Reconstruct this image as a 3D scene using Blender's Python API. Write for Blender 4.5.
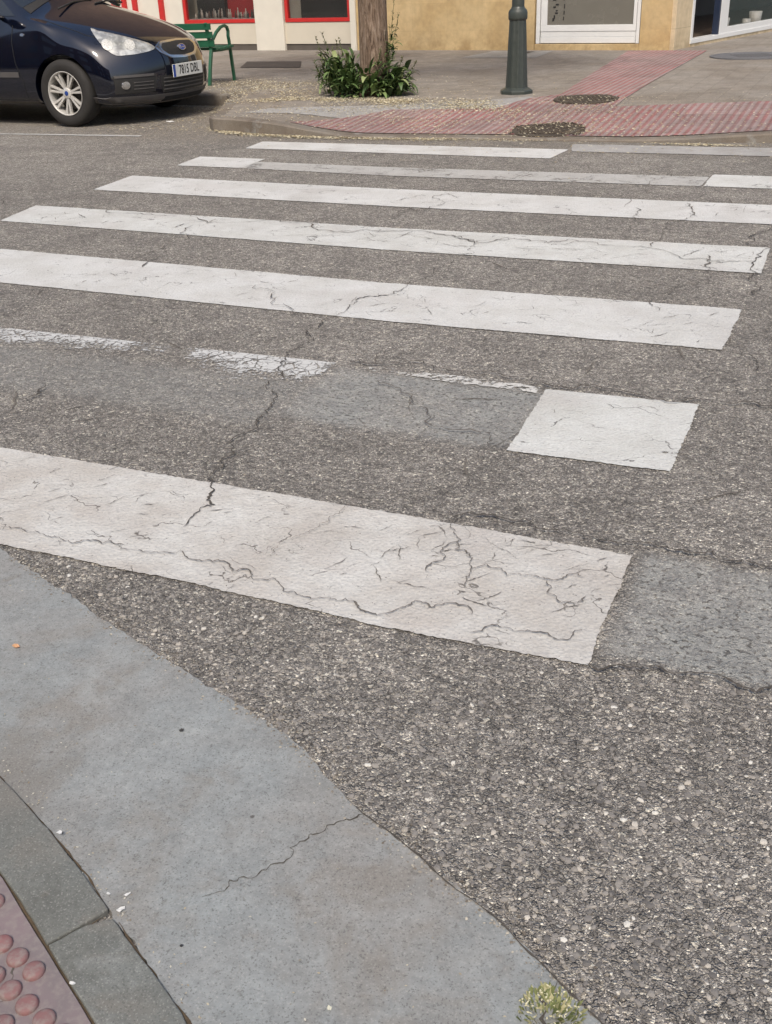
import bpy, bmesh, math, random
from mathutils import Vector, Matrix, noise
from mathutils.geometry import delaunay_2d_cdt
from mathutils.bvhtree import BVHTree
random.seed(7)
R = math.radians
for o in list(bpy.data.objects): bpy.data.objects.remove(o)
scene = bpy.context.scene
COL = scene.collection

# ------------------------------------------------------------------ camera
cam_d = bpy.data.cameras.new('camera'); cam = bpy.data.objects.new('camera', cam_d); COL.objects.link(cam)
pitch, roll, yaw, H = 0.48119, -0.0412012, -0.4328576, 1.33111
fw = Vector((math.sin(yaw)*math.cos(pitch), math.cos(yaw)*math.cos(pitch), -math.sin(pitch)))
rt = Vector((math.cos(yaw), -math.sin(yaw), 0)); up = rt.cross(fw)
r2 = math.cos(roll)*rt+math.sin(roll)*up; u2 = -math.sin(roll)*rt+math.cos(roll)*up
m = Matrix((r2, u2, -fw)).transposed().to_4x4(); m.translation = (0, 0, H)
cam.matrix_world = m
cam_d.sensor_fit = 'VERTICAL'; cam_d.sensor_height = 24; cam_d.lens = 24*1041.85/1024
cam_d.clip_start = .05; cam_d.clip_end = 1000
scene.camera = cam

# ------------------------------------------------------------------ light
SUN_EL, SUN_AZ = R(52), R(163)          # azimuth of the direction TO the sun, from +Y clockwise
w = bpy.data.worlds.new('World'); scene.world = w; w.use_nodes = True
nt = w.node_tree; bg = nt.nodes['Background']
sky = nt.nodes.new('ShaderNodeTexSky'); sky.sky_type = 'NISHITA'; sky.sun_disc = False
sky.sun_elevation = SUN_EL; sky.sun_rotation = SUN_AZ; sky.air_density = 1.0; sky.dust_density = 4.0; sky.ozone_density = 1.0
nt.links.new(sky.outputs[0], bg.inputs[0]); bg.inputs[1].default_value = .122
sd = bpy.data.lights.new('sun', 'SUN'); sd.energy = 1.7; sd.angle = R(9); sd.color = (1, .93, .82)
sun = bpy.data.objects.new('sun', sd); COL.objects.link(sun)
to_sun = Vector((math.sin(SUN_AZ)*math.cos(SUN_EL), math.cos(SUN_AZ)*math.cos(SUN_EL), math.sin(SUN_EL)))
sun.rotation_euler = to_sun.to_track_quat('Z', 'Y').to_euler(); sun.location = (0, 0, 20)
vs = scene.view_settings; vs.view_transform = 'Standard'; vs.look = 'None'; vs.gamma = 1; vs.exposure = .61
vs.use_curve_mapping = False

# ------------------------------------------------------------------ helpers
class MB:
    def __init__(s): s.v = []; s.f = []; s.sm = []
    def add(s, vs, fs, smooth=False):
        b = len(s.v); s.v += [tuple(v) for v in vs]
        for f in fs: s.f.append(tuple(i+b for i in f)); s.sm.append(smooth)
        return s
    def box(s, x0, x1, y0, y1, z0, z1, M=None):
        vs = [Vector((x, y, z)) for z in (z0, z1) for y in (y0, y1) for x in (x0, x1)]
        if M: vs = [M@v for v in vs]
        return s.add(vs, [(0, 2, 3, 1), (4, 5, 7, 6), (0, 1, 5, 4), (2, 6, 7, 3), (0, 4, 6, 2), (1, 3, 7, 5)])
    def tube(s, pts, rad, n=10, cap=True, sq=None):
        pts = [Vector(p) for p in pts]
        rads = rad if isinstance(rad, (list, tuple)) else [rad]*len(pts)
        vs = []; prev = None
        for i, p in enumerate(pts):
            d = (pts[min(i+1, len(pts)-1)]-pts[max(i-1, 0)]).normalized()
            if prev is None:
                a = Vector((0, 0, 1)) if abs(d.z) < .9 else Vector((1, 0, 0))
                x = d.cross(a).normalized()
            else: x = (prev-d*prev.dot(d)).normalized()
            prev = x; y = d.cross(x)
            for k in range(n):
                t = 2*math.pi*k/n+(math.pi/n if n == 4 else 0); vs.append(p+(x*math.cos(t)+y*math.sin(t))*rads[i])
        fs = [(i*n+k, i*n+(k+1) % n, (i+1)*n+(k+1) % n, (i+1)*n+k) for i in range(len(pts)-1) for k in range(n)]
        if cap: fs += [tuple(reversed(range(n))), tuple((len(pts)-1)*n+k for k in range(n))]
        return s.add(vs, fs, n > 6)
    def lathe(s, prof, n=32, M=None, smooth=True, axis='Z'):
        vs = []
        for r, z in prof:
            for k in range(n):
                t = 2*math.pi*k/n
                v = Vector((r*math.cos(t), r*math.sin(t), z))
                if axis == 'Y': v = Vector((v.x, v.z, v.y))
                vs.append(M@v if M else v)
        fs = [(i*n+k, i*n+(k+1) % n, (i+1)*n+(k+1) % n, (i+1)*n+k) for i in range(len(prof)-1) for k in range(n)]
        return s.add(vs, fs, smooth)
    def build(s, name, mat, parent=None, bevel=0, loc=None):
        me = bpy.data.meshes.new(name); me.from_pydata(s.v, [], s.f); me.validate()
        if len(me.polygons) == len(s.sm): me.polygons.foreach_set('use_smooth', s.sm)
        bm = bmesh.new(); bm.from_mesh(me); bmesh.ops.recalc_face_normals(bm, faces=bm.faces); bm.to_mesh(me); bm.free()
        me.materials.append(mat)
        o = bpy.data.objects.new(name, me); COL.objects.link(o)
        if parent: o.parent = parent
        if loc: o.location = loc
        if bevel:
            b = o.modifiers.new('bevel', 'BEVEL'); b.width = bevel; b.segments = 2; b.limit_method = 'ANGLE'
        return o

def tag(o, label=None, cat=None, group=None, kind=None):
    if label: o['label'] = label
    if cat: o['category'] = cat
    if group: o['group'] = group
    if kind: o['kind'] = kind
    return o
def empty(name, loc, rz=0, label=None, cat=None, group=None):
    o = bpy.data.objects.new(name, None); COL.objects.link(o); o.location = loc; o.rotation_euler = (0, 0, rz)
    o.empty_display_size = .2
    return tag(o, label, cat, group)

# ---- node helpers
class NT:
    def __init__(s, name):
        s.m = bpy.data.materials.new(name); s.m.use_nodes = True; s.t = s.m.node_tree
        s.b = s.t.nodes['Principled BSDF']; s.out = s.t.nodes['Material Output']
        tc = s.t.nodes.new('ShaderNodeTexCoord'); s.P = tc.outputs['Object']
    def n(s, typ, ins=None, **kw):
        nd = s.t.nodes.new(typ)
        for k, v in kw.items(): setattr(nd, k, v)
        for k, v in (ins or {}).items(): s.set(nd.inputs[k], v)
        return nd
    def set(s, sock, v):
        if isinstance(v, bpy.types.NodeSocket): s.t.links.new(v, sock)
        elif isinstance(v, (tuple, list)) and len(v) == 3 and sock.type == 'RGBA': sock.default_value = (*v, 1)
        else: sock.default_value = v
    def m_(s, op, a, b=0, c=0, clamp=False):
        nd = s.t.nodes.new('ShaderNodeMath'); nd.operation = op; nd.use_clamp = clamp
        s.set(nd.inputs[0], a); s.set(nd.inputs[1], b); s.set(nd.inputs[2], c); return nd.outputs[0]
    def noise(s, scale, detail=3, rough=.55, vec=None, dist=0):
        return s.n('ShaderNodeTexNoise', {'Vector': vec or s.P, 'Scale': scale, 'Detail': detail, 'Roughness': rough, 'Distortion': dist}).outputs['Fac']
    def vor(s, scale, vec=None, feature='F1', out='Distance', rnd=1):
        return s.n('ShaderNodeTexVoronoi', {'Vector': vec or s.P, 'Scale': scale, 'Randomness': rnd}, feature=feature).outputs[out]
    def ramp(s, f, *stops, interp='LINEAR'):
        nd = s.t.nodes.new('ShaderNodeValToRGB'); s.set(nd.inputs[0], f); cr = nd.color_ramp; cr.interpolation = interp
        while len(cr.elements) < len(stops): cr.elements.new(.5)
        for e, (p, c) in zip(cr.elements, stops):
            e.position = p; e.color = (c, c, c, 1) if isinstance(c, (int, float)) else (*c, 1)
        return nd.outputs[0]
    def mr(s, f, a, b, c=0., d=1., smooth=True):
        nd = s.n('ShaderNodeMapRange', {0: f, 1: a, 2: b, 3: c, 4: d}); nd.clamp = True
        if smooth: nd.interpolation_type = 'SMOOTHSTEP'
        return nd.outputs[0]
    def mix(s, f, a, b, mode='MIX'):
        nd = s.t.nodes.new('ShaderNodeMix'); nd.data_type = 'RGBA'; nd.blend_type = mode; nd.clamp_factor = True
        s.set(nd.inputs[0], f); s.set(nd.inputs[6], a); s.set(nd.inputs[7], b); return nd.outputs[2]
    def warp(s, scale, amt, vec=None):
        nz = s.n('ShaderNodeTexNoise', {'Vector': vec or s.P, 'Scale': scale, 'Detail': 4.}).outputs['Color']
        sub = s.n('ShaderNodeVectorMath', {0: nz, 1: (.5, .5, .5)}, operation='SUBTRACT').outputs[0]
        sc = s.n('ShaderNodeVectorMath', {0: sub, 'Scale': amt}, operation='SCALE').outputs[0]
        return s.n('ShaderNodeVectorMath', {0: vec or s.P, 1: sc}, operation='ADD').outputs[0]
    def bump(s, h, strength, dist, prev=None):
        nd = s.n('ShaderNodeBump', {'Strength': strength, 'Distance': dist, 'Height': h})
        if prev: s.set(nd.inputs['Normal'], prev)
        return nd.outputs[0]
    def rect(s, vec, x0, x1, y0, y1, e=.03):
        sp = s.n('ShaderNodeSeparateXYZ', {0: vec}); X, Y = sp.outputs[0], sp.outputs[1]
        a = s.m_('MULTIPLY', s.mr(X, x0-e, x0+e), s.mr(X, x1-e, x1+e, 1., 0.))
        b = s.m_('MULTIPLY', s.mr(Y, y0-e, y0+e), s.mr(Y, y1-e, y1+e, 1., 0.))
        return s.m_('MULTIPLY', a, b)
    def fin(s, col=None, rough=None, normal=None, metal=0, spec=None, alpha=None):
        if col is not None: s.set(s.b.inputs['Base Color'], col)
        if rough is not None: s.set(s.b.inputs['Roughness'], rough)
        if normal is not None: s.set(s.b.inputs['Normal'], normal)
        s.b.inputs['Metallic'].default_value = metal
        if spec is not None: s.b.inputs['Specular IOR Level'].default_value = spec
        if alpha is not None: s.set(s.b.inputs['Alpha'], alpha)
        return s.m

def simple(name, col, rough=.6, var=.15, scale=8, metal=0, bump=0, bscale=60, spec=.5, coat=0):
    t = NT(name); n = t.noise(scale, 4)
    c = t.mix(n, tuple(x*(1-var) for x in col), tuple(min(1, x*(1+var)) for x in col))
    nm = t.bump(t.noise(bscale, 3), bump, .004) if bump else None
    m = t.fin(c, t.mr(t.noise(scale*2), .3, .7, max(0, rough-.07), min(1, rough+.07)), nm, metal, spec)
    if coat: t.b.inputs['Coat Weight'].default_value = coat; t.b.inputs['Coat Roughness'].default_value = .03
    return m

# ------------------------------------------------------------------ ground materials
def mat_asphalt():
    t = NT('asphalt')
    P2 = t.n('ShaderNodeMapping', {'Vector': t.P, 'Scale': (1, 1, 0)}).outputs[0]
    W = t.warp(60, .006, P2)
    v1 = t.n('ShaderNodeTexVoronoi', {'Vector': W, 'Scale': 92.}); e1 = t.vor(92, W, 'DISTANCE_TO_EDGE')
    v2 = t.n('ShaderNodeTexVoronoi', {'Vector': W, 'Scale': 210.}); e2 = t.vor(210, W, 'DISTANCE_TO_EDGE')
    g1 = t.n('ShaderNodeSeparateColor', {0: v1.outputs['Color']}); g2 = t.n('ShaderNodeSeparateColor', {0: v2.outputs['Color']})
    c1 = t.ramp(g1.outputs[0], (0, (.13, .122, .114)), (.35, (.20, .187, .174)), (.7, (.27, .252, .232)), (.93, (.34, .315, .28)), (1, (.60, .57, .50)))
    c2 = t.ramp(g2.outputs[0], (0, (.10, .094, .089)), (.5, (.205, .192, .18)), (.85, (.31, .29, .267)), (1, (.62, .59, .52)))
    big = t.mr(g1.outputs[1], .42, .5)                      # which large stones sit exposed
    inner = t.mr(e1, .04, .12)
    f = t.m_('MULTIPLY', big, inner)
    col = t.mix(f, c2, c1)
    col = t.mix(t.mr(e2, .0, .10, .5, 0.), col, (.075, .069, .064))
    macro = t.noise(.7, 4, .6, P2); mid = t.noise(5, 5, .65, P2); fine = t.noise(28, 3, .6, P2)
    col = t.mix(1., col, t.ramp(macro, (.3, .82), (.7, 1.16)), 'MULTIPLY')
    col = t.mix(1., col, t.ramp(mid, (.3, .78), (.72, 1.18)), 'MULTIPLY')
    col = t.mix(1., col, t.ramp(fine, (.28, .72), (.7, 1.25)), 'MULTIPLY')
    v4 = t.n('ShaderNodeTexVoronoi', {'Vector': P2, 'Scale': 330.}); g4 = t.n('ShaderNodeSeparateColor', {0: v4.outputs['Color']})
    sp4 = t.m_('MULTIPLY', t.mr(g4.outputs[0], .80, .90), t.mr(v4.outputs['Distance'], .25, .5, 1., 0.))
    col = t.mix(t.m_('MULTIPLY', sp4, .42), col, (.56, .54, .49))
    col = t.mix(t.m_('MULTIPLY', t.mr(g4.outputs[1], .05, .14, 1., 0.), .6), col, (.06, .055, .05))
    col = t.mix(1., col, (1.76, 1.735, 1.67), 'MULTIPLY')
    crev = t.m_('MULTIPLY', t.mr(e1, .0, .07, .55, 0.), t.mr(g1.outputs[1], .36, .5))
    col = t.mix(crev, col, (.055, .05, .046))
    # brownish dust to the far side and the parking bay; slick older patches where stripes were removed
    Wp = t.warp(9, .07, P2); Wq = t.warp(30, .03, P2)
    patch = t.m_('MAXIMUM', t.rect(Wp, -1.72, -.88, 2.83, 3.33, .05), t.rect(Wq, -.36, 1.1, 1.87, 2.33, .03))
    patch = t.m_('MAXIMUM', patch, t.m_('MULTIPLY', t.rect(Wp, -6.5, -1.72, 2.75, 3.15, .07), .6))
    slick = t.mix(t.mr(t.noise(75, 3, .6, P2), .54, .60), (.34, .345, .325), (.085, .082, .075))
    slick = t.mix(t.mr(t.noise(20, 3, .5, P2), .3, .7), t.mix(.5, slick, (.17, .17, .17)), slick)
    col = t.mix(t.m_('MULTIPLY', patch, t.mr(t.noise(3.5, 4, .7, P2), .3, .65, .5, .85)), col, slick)
    oil = t.mr(t.noise(1.8, 4, .6, t.warp(3, .3, P2)), .60, .72)
    col = t.mix(t.m_('MULTIPLY', oil, .28), col, (.13, .122, .115))
    dust = t.m_('MULTIPLY', t.rect(Wp, -12, 8, 8.35, 11.5, .25), t.mr(mid, .25, .75, .25, .9))
    col = t.mix(t.m_('MULTIPLY', dust, .55), col, (.27, .23, .18))
    dustn = t.rect(t.warp(6, .15, P2), -3.2, .6, .6, 1.25, .2)
    h = t.m_('ADD', t.m_('MULTIPLY', t.m_('MULTIPLY', t.mr(e1, 0, .25), big), 1.2), t.m_('MULTIPLY', t.mr(e2, 0, .35), .7))
    h = t.m_('ADD', h, t.m_('MULTIPLY', g2.outputs[1], .5))
    flat = t.m_('MULTIPLY', h, t.m_('SUBTRACT', 1., t.m_('MULTIPLY', patch, .6)))
    nm = t.bump(flat, 1., .005)
    nm = t.bump(t.noise(14, 4, .6, P2), .35, .02, nm)
    return t.fin(col, .88, nm, spec=.3)

def mat_paint(name, col=(.60, .592, .56), wear=0., dirt=.5, seed=0., craze=1., gray=0.):
    t = NT(name)
    P2 = t.n('ShaderNodeMapping', {'Vector': t.P, 'Scale': (1, 1, 0), 'Location': (seed, seed*.7, 0)}).outputs[0]
    n1 = t.noise(4, 5, .6, P2); n2 = t.noise(30, 4, .6, P2); n3 = t.noise(120, 3, .6, P2)
    c = t.mix(t.mr(n1, .3, .72), col, tuple(a*b for a, b in zip(col, (.80, .755, .72) if dirt > .8 else (.86, .85, .83))))
    c = t.mix(t.mr(n2, .35, .75, 0., .35*dirt), c, (.36, .34, .32))
    c = t.mix(t.mr(t.noise(2.2, 3, .5, t.warp(2, .4, P2)), .55, .68, 0., .28*dirt), c, (.46, .40, .365))
    c = t.mix(t.mr(t.noise(1.1, 4, .6, P2), .5, .68, 0., .28), c, (.38, .37, .35))
    c = t.mix(1., c, t.ramp(n3, (.3, .82), (.7, 1.06)), 'MULTIPLY')
    # fine cracks and pits through the paint
    W = t.warp(7, .20, P2)
    Ws = t.n('ShaderNodeMapping', {'Vector': W, 'Rotation': (0, 0, .7), 'Scale': (1.0, 2.1, 1)}).outputs[0]
    e = t.vor(4.6, Ws, 'DISTANCE_TO_EDGE')
    gate = t.mr(t.noise(6.5, 3, .6, P2), .50, .60)
    ck = t.m_('MULTIPLY', t.mr(e, .004, .016, 1., 0.), gate)
    e2 = t.vor(13, Ws, 'DISTANCE_TO_EDGE')
    ck2 = t.m_('MULTIPLY', t.mr(e2, .006, .026, 1., 0.), t.mr(t.noise(4.1, 4, .6, W), .60, .68))
    ck = t.m_('MULTIPLY', t.m_('MAXIMUM', ck, ck2), craze)
    pit = t.mr(t.noise(130, 3, .6, P2), .645, .69)
    hole = t.m_('MAXIMUM', ck, t.m_('MULTIPLY', pit, .8))
    if wear:
        wv = t.m_('ADD', t.m_('MULTIPLY', t.noise(5, 4, .65, P2), .55), t.m_('MULTIPLY', t.noise(45, 4, .7, P2), .6))
        lim = .575+.17*(1-wear)
        hole = t.m_('MAXIMUM', hole, t.mr(wv, lim-.015, lim+.02))
    c = t.mix(t.m_('MULTIPLY', ck, .5), c, (.16, .15, .14))
    if gray: c = t.mix(gray, c, (.20, .195, .19))
    nm = t.bump(n3, .25, .002); nm = t.bump(t.vor(92, P2), .6, .004, nm)
    return t.fin(c, .7, nm, spec=.3, alpha=t.m_('SUBTRACT', 1., hole, clamp=True))

def mat_worn():      # the old stripe that has almost gone: chips of paint left along its far edge
    t = NT('worn_paint')
    P2 = t.n('ShaderNodeMapping', {'Vector': t.P, 'Scale': (1, 1, 0)}).outputs[0]
    sp = t.n('ShaderNodeSeparateXYZ', {0: P2}); X, Y = sp.outputs[0], sp.outputs[1]
    n = t.m_('ADD', t.m_('MULTIPLY', t.noise(7, 5, .75, P2), .62), t.m_('MULTIPLY', t.noise(65, 4, .75, P2), .62))
    lo = t.mr(Y, 3.00, 3.34, .20, -.12)                      # more gone towards the near edge
    xg = t.m_('ADD', t.mr(X, -2.35, -1.95, 0., -.11), t.mr(X, -1.78, -1.66, 0., .5))
    xg = t.m_('ADD', xg, t.mr(X, -2.75, -2.45, 0., .14)); xg = t.m_('ADD', xg, t.mr(X, -2.42, -2.30, 0., -.11))
    v = t.m_('ADD', t.m_('ADD', n, lo), xg)
    W = t.warp(10, .08, P2); e = t.m_('MINIMUM', t.vor(11, W, 'DISTANCE_TO_EDGE'), t.vor(27, t.warp(16, .07, P2), 'DISTANCE_TO_EDGE'))
    ck = t.m_('MULTIPLY', t.mr(e, .01, .05, 1., 0.), t.mr(t.noise(12, 3, .6, P2), .36, .50))
    a = t.m_('MULTIPLY', t.mr(v, .545, .60, 1., 0.), t.m_('SUBTRACT', 1., t.m_('MULTIPLY', ck, .95)))
    c = t.mix(t.noise(30, 4), (.44, .44, .43), (.57, .57, .55))
    return t.fin(c, .75, None, spec=.3, alpha=a)

def mat_concrete(name, base, blotch, spots=1.):
    t = NT(name)
    n1 = t.noise(2.2, 5, .6, t.warp(2, .3)); n2 = t.noise(12, 5, .65); n3 = t.noise(90, 4, .6)
    c = t.mix(t.mr(n1, .32, .70), base, blotch)
    c = t.mix(1., c, t.ramp(n2, (.28, .84), (.72, 1.13)), 'MULTIPLY')
    c = t.mix(1., c, t.ramp(n3, (.3, .86), (.7, 1.12)), 'MULTIPLY')
    st = t.mr(t.noise(9, 5, .7, t.warp(5, .2)), .60, .74)
    c = t.mix(t.m_('MULTIPLY', st, .5*spots), c, (.17, .145, .115))
    st2 = t.mr(t.noise(3.2, 5, .7, t.warp(2.5, .4)), .47, .66)
    c = t.mix(t.m_('MULTIPLY', st2, .55*spots), c, (.215, .19, .16))
    st3 = t.mr(t.noise(38, 4, .75), .60, .70)
    c = t.mix(t.m_('MULTIPLY', st3, .45*spots), c, (.11, .10, .085))
    lt = t.mr(t.noise(5, 5, .7, t.warp(4, .2)), .55, .75)
    c = t.mix(t.m_('MULTIPLY', lt, .55), c, (.36, .375, .365))
    dk = t.mr(t.noise(1.7, 4, .55, t.warp(1.5, .5)), .50, .66)
    c = t.mix(t.m_('MULTIPLY', dk, .35*spots), c, (.17, .165, .15))
    v = t.n('ShaderNodeTexVoronoi', {'Vector': t.P, 'Scale': 22.}); sc = t.n('ShaderNodeSeparateColor', {0: v.outputs['Color']})
    dot = t.m_('MULTIPLY', t.mr(v.outputs['Distance'], .06, .12, 1., 0.), t.mr(sc.outputs[0], .93, .935))
    c = t.mix(t.m_('MULTIPLY', dot, .8*spots), c, (.07, .06, .055))
    v = t.n('ShaderNodeTexVoronoi', {'Vector': t.warp(60, .01), 'Scale': 30.}); sc = t.n('ShaderNodeSeparateColor', {0: v.outputs['Color']})
    dot = t.m_('MULTIPLY', t.mr(v.outputs['Distance'], .05, .12, 1., 0.), t.mr(sc.outputs[1], .965, .97))
    c = t.mix(t.m_('MULTIPLY', dot, .5*min(spots, .6)), c, (.50, .48, .44))
    fs = t.noise(300, 1); c = t.mix(t.mr(fs, .61, .70, 0., .35), c, (.42, .41, .38)); c = t.mix(t.mr(fs, .30, .40, .6, 0.), c, (.09, .09, .085))
    nm = t.bump(n3, .3, .003); nm = t.bump(n2, .2, .01, nm)
    return t.fin(c, .8, nm, spec=.35)

def mat_paver(name, base, s=.2, grime=(.13, .115, .095), joint=.5):
    t = NT(name)
    br = t.n('ShaderNodeTexBrick', {'Vector': t.P, 'Scale': 1., 'Color1': (1., 1, 1), 'Color2': (.86, .86, .86), 'Mortar': (joint,)*3, 'Mortar Size': .006, 'Brick Width': s, 'Row Height': s})
    br.offset = 0
    n1 = t.noise(.9, 5, .6, t.warp(1, .5)); n2 = t.noise(7, 5, .65); n3 = t.noise(70, 4, .6)
    c = t.mix(t.mr(n1, .35, .68, 0., .65), base, grime)
    c = t.mix(1., c, br.outputs['Color'], 'MULTIPLY')
    c = t.mix(1., c, t.ramp(n2, (.28, .80), (.72, 1.16)), 'MULTIPLY')
    c = t.mix(1., c, t.ramp(n3, (.3, .75), (.7, 1.2)), 'MULTIPLY')
    nm = t.bump(n3, .4, .004)
    return t.fin(c, .8, nm, spec=.3)

def mat_ribbed():
    t = NT('red_ribbed_tile')
    sp = t.n('ShaderNodeSeparateXYZ', {0: t.warp(3, .01)}); X, Y = sp.outputs[0], sp.outputs[1]
    rib = t.m_('SINE', t.m_('MULTIPLY', X, 2*math.pi/.068))
    n1 = t.noise(1.3, 5, .6, t.warp(1, .5)); n2 = t.noise(9, 5, .65); n3 = t.noise(60, 3)
    red = t.mix(t.mr(n1, .3, .7), (.30, .125, .12), (.235, .15, .14))
    c = t.mix(t.mr(rib, -.5, .6, .85, 0.), red, (.30, .24, .23))
    jx = t.m_('PINGPONG', X, .2); jy = t.m_('PINGPONG', Y, .2)
    j = t.mr(t.m_('MINIMUM', jx, jy), .002, .008, 1., 0.)
    c = t.mix(t.m_('MULTIPLY', j, .45), c, (.11, .08, .07))
    v = t.n('ShaderNodeTexWhiteNoise', {'Vector': t.n('ShaderNodeVectorMath', {0: t.P, 1: (.4, .4, .4)}, operation='SNAP').outputs[0]}).outputs['Value']
    c = t.mix(1., c, t.ramp(v, (0, .86), (1, 1.12)), 'MULTIPLY')
    c = t.mix(1., c, t.ramp(n2, (.28, .78), (.72, 1.15)), 'MULTIPLY')
    c = t.mix(t.mr(n3, .55, .7, 0., .4), c, (.42, .36, .32))
    nm = t.bump(rib, .5, .006)
    return t.fin(c, .75, nm, spec=.3)

def mat_debris(name, stops, rough=.8, trans=0):
    t = NT(name); g = t.n('ShaderNodeNewGeometry')
    c = t.ramp(g.outputs['Random Per Island'], *stops)
    return t.fin(c, rough, spec=.3)

M = {}
M['asphalt'] = mat_asphalt()
M['crack'] = simple('crack_dirt', (.085, .076, .066), .95, .4, 40, bump=.6, bscale=200, spec=.1)
M['crack_soft'] = simple('crack_grit', (.115, .103, .090), .95, .5, 60, bump=.6, bscale=200, spec=.1)
M['crack_pale'] = simple('crack_in_paint', (.155, .14, .122), .95, .5, 60, bump=.6, bscale=200, spec=.1)
M['gutter'] = mat_concrete('gutter_concrete', (.262, .282, .282), (.262, .258, .245))
M['granite'] = mat_concrete('granite_kerb', (.170, .182, .172), (.150, .153, .138), .9)
M['farkerb'] = mat_concrete('weathered_kerb', (.135, .108, .082), (.20, .17, .135), 1)
M['lightband'] = mat_concrete('pale_gutter_band', (.36, .35, .335), (.31, .30, .285), .5)
M['pavement'] = mat_paver('grey_paver', (.285, .258, .224), joint=.78, grime=(.20, .168, .132))
M['ribbed'] = mat_ribbed()
M['slab'] = mat_concrete('pale_slab', (.30, .29, .27), (.25, .24, .22), .5)
M['iron'] = simple('rusty_iron', (.06, .05, .042), .8, .4, 20, bump=.5)
M['dirt'] = simple('joint_dirt', (.10, .075, .05), .95, .4, 50, bump=.8, bscale=120, spec=.1)

# ------------------------------------------------------------------ road
def sheet(name, pts, z, mat, parent=None, kind=None, jit=0, step=0, label=None):
    P = []
    n = len(pts)
    for i in range(n):
        a = Vector(pts[i]).to_3d(); b = Vector(pts[(i+1) % n]).to_3d(); L = (b-a).length
        k = max(1, int(L/step)) if step else 1
        nrm = Vector((-(b-a).y, (b-a).x, 0)).normalized()
        for q in range(k):
            p = a.lerp(b, q/k)
            if jit:
                d = jit*(noise.noise(p*9)*1.4+noise.noise(p*60)*1.2+noise.noise(p*170)*.9)
                p = p+nrm*d
            P.append((p.x, p.y, z))
    bm = bmesh.new(); vs = [bm.verts.new(p) for p in P]
    es = [bm.edges.new((vs[i], vs[(i+1) % len(vs)])) for i in range(len(vs))]
    bmesh.ops.triangle_fill(bm, edges=es, use_beauty=True)
    for f in bm.faces:
        if f.normal.z < 0: f.normal_flip()
    me = bpy.data.meshes.new(name); bm.to_mesh(me); bm.free(); me.materials.append(mat)
    o = bpy.data.objects.new(name, me); COL.objects.link(o)
    if parent: o.parent = parent
    return tag(o, label, kind=kind)

road = MB().add([(-250, -250, 0), (250, -250, 0), (250, 250, 0), (-250, 250, 0)], [(0, 1, 2, 3)]).build('road', M['asphalt'])
tag(road, 'grey brown coarse asphalt road carrying the cracked zebra crossing', kind='structure')

P1 = mat_paint('crossing_paint', dirt=.9, seed=3.1, craze=.65)
P2 = mat_paint('crossing_paint_clean', col=(.61, .61, .59), dirt=.45, seed=8.7, craze=.45)
P3 = mat_paint('crossing_paint_faded', dirt=.8, seed=1.3, wear=.55, gray=.35)
P4 = mat_paint('crossing_paint_pale', col=(.60, .605, .58), dirt=.6, seed=5.3, craze=.6, wear=.05)
Z1 = .004
def stripe(pts, mat, label, z=Z1, jit=.0035):
    return sheet('crossing_stripe', pts, z, mat, road, jit=jit, step=.007, label=label)
stripe([(-9, 2.34), (-2.42, 2.30), (-1.66, 2.305), (-1.05, 2.31), (-.39, 2.30), (-.38, 1.81), (-.60, 1.80), (-.84, 1.79), (-1.34, 1.80), (-1.96, 1.79), (-9, 1.86)], P1, 'nearest white stripe, dirty and split by long cracks')
stripe([(-.91, 3.35), (-.39, 3.37), (-.39, 2.82), (-.88, 2.81)], P4, 'short square white block of stripe left on its own')
stripe([(-9, 4.52), (-4.42, 4.51), (-2.01, 4.46), (-.39, 4.50), (-.40, 3.95), (-1.78, 3.91), (-3.9, 3.93), (-9, 3.97)], P2, 'third white stripe from the near side')
stripe([(-5.07, 5.58), (-2.46, 5.55), (-.39, 5.61), (-.38, 5.10), (-2.25, 5.06), (-4.97, 5.12)], P4, 'white stripe with a long crack running along it')
stripe([(-5.10, 6.70), (-2.94, 6.64), (.6, 6.68), (.6, 6.16), (-.44, 6.15), (-2.71, 6.11), (-5.04, 6.15)], P2, 'thin white stripe above the one with the long crack')
stripe([(-5.07, 7.60), (-4.45, 7.59), (-4.42, 7.17), (-5.02, 7.18)], P2, 'bright left end of the faded stripe')
stripe([(-4.44, 7.46), (-3.28, 7.43), (-.97, 7.50), (-.97, 7.16), (-3.14, 7.10), (-4.42, 7.17)], P3, 'faded worn middle of the second farthest stripe')
stripe([(-.96, 7.60), (.6, 7.62), (.6, 7.18), (-.96, 7.17)], P4, 'repainted right end of the faded stripe')
stripe([(-4.96, 8.44), (-2.19, 8.47), (-2.22, 8.03), (-4.91, 8.06)], P2, 'farthest white stripe below the kerb')
worn = sheet('crossing_stripe', [(-9, 3.34), (-3.38, 3.33), (-1.70, 3.37), (-1.65, 3.35), (-1.65, 3.00), (-9, 2.9)], Z1, mat_worn(), road, label='almost worn away stripe, broken white chips along its far edge')
chips = sheet('crossing_stripe', [(-1.60, 3.375), (-1.25, 3.37), (-.93, 3.36), (-.93, 3.30), (-1.3, 3.31), (-1.6, 3.33)], Z1, mat_paint('chipped_paint', wear=1.05, seed=2.2), road, jit=.01, step=.02, label='scattered white chips between the worn stripe and the square block')
sheet('parking_line', [(-8.6, 8.46), (-6.35, 8.60), (-6.35, 8.53), (-8.6, 8.39)], Z1, mat_paint('line_paint', wear=.6, seed=4.4, gray=.25), road, jit=.006, step=.05, label='thin faded white parking line by the car')
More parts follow.
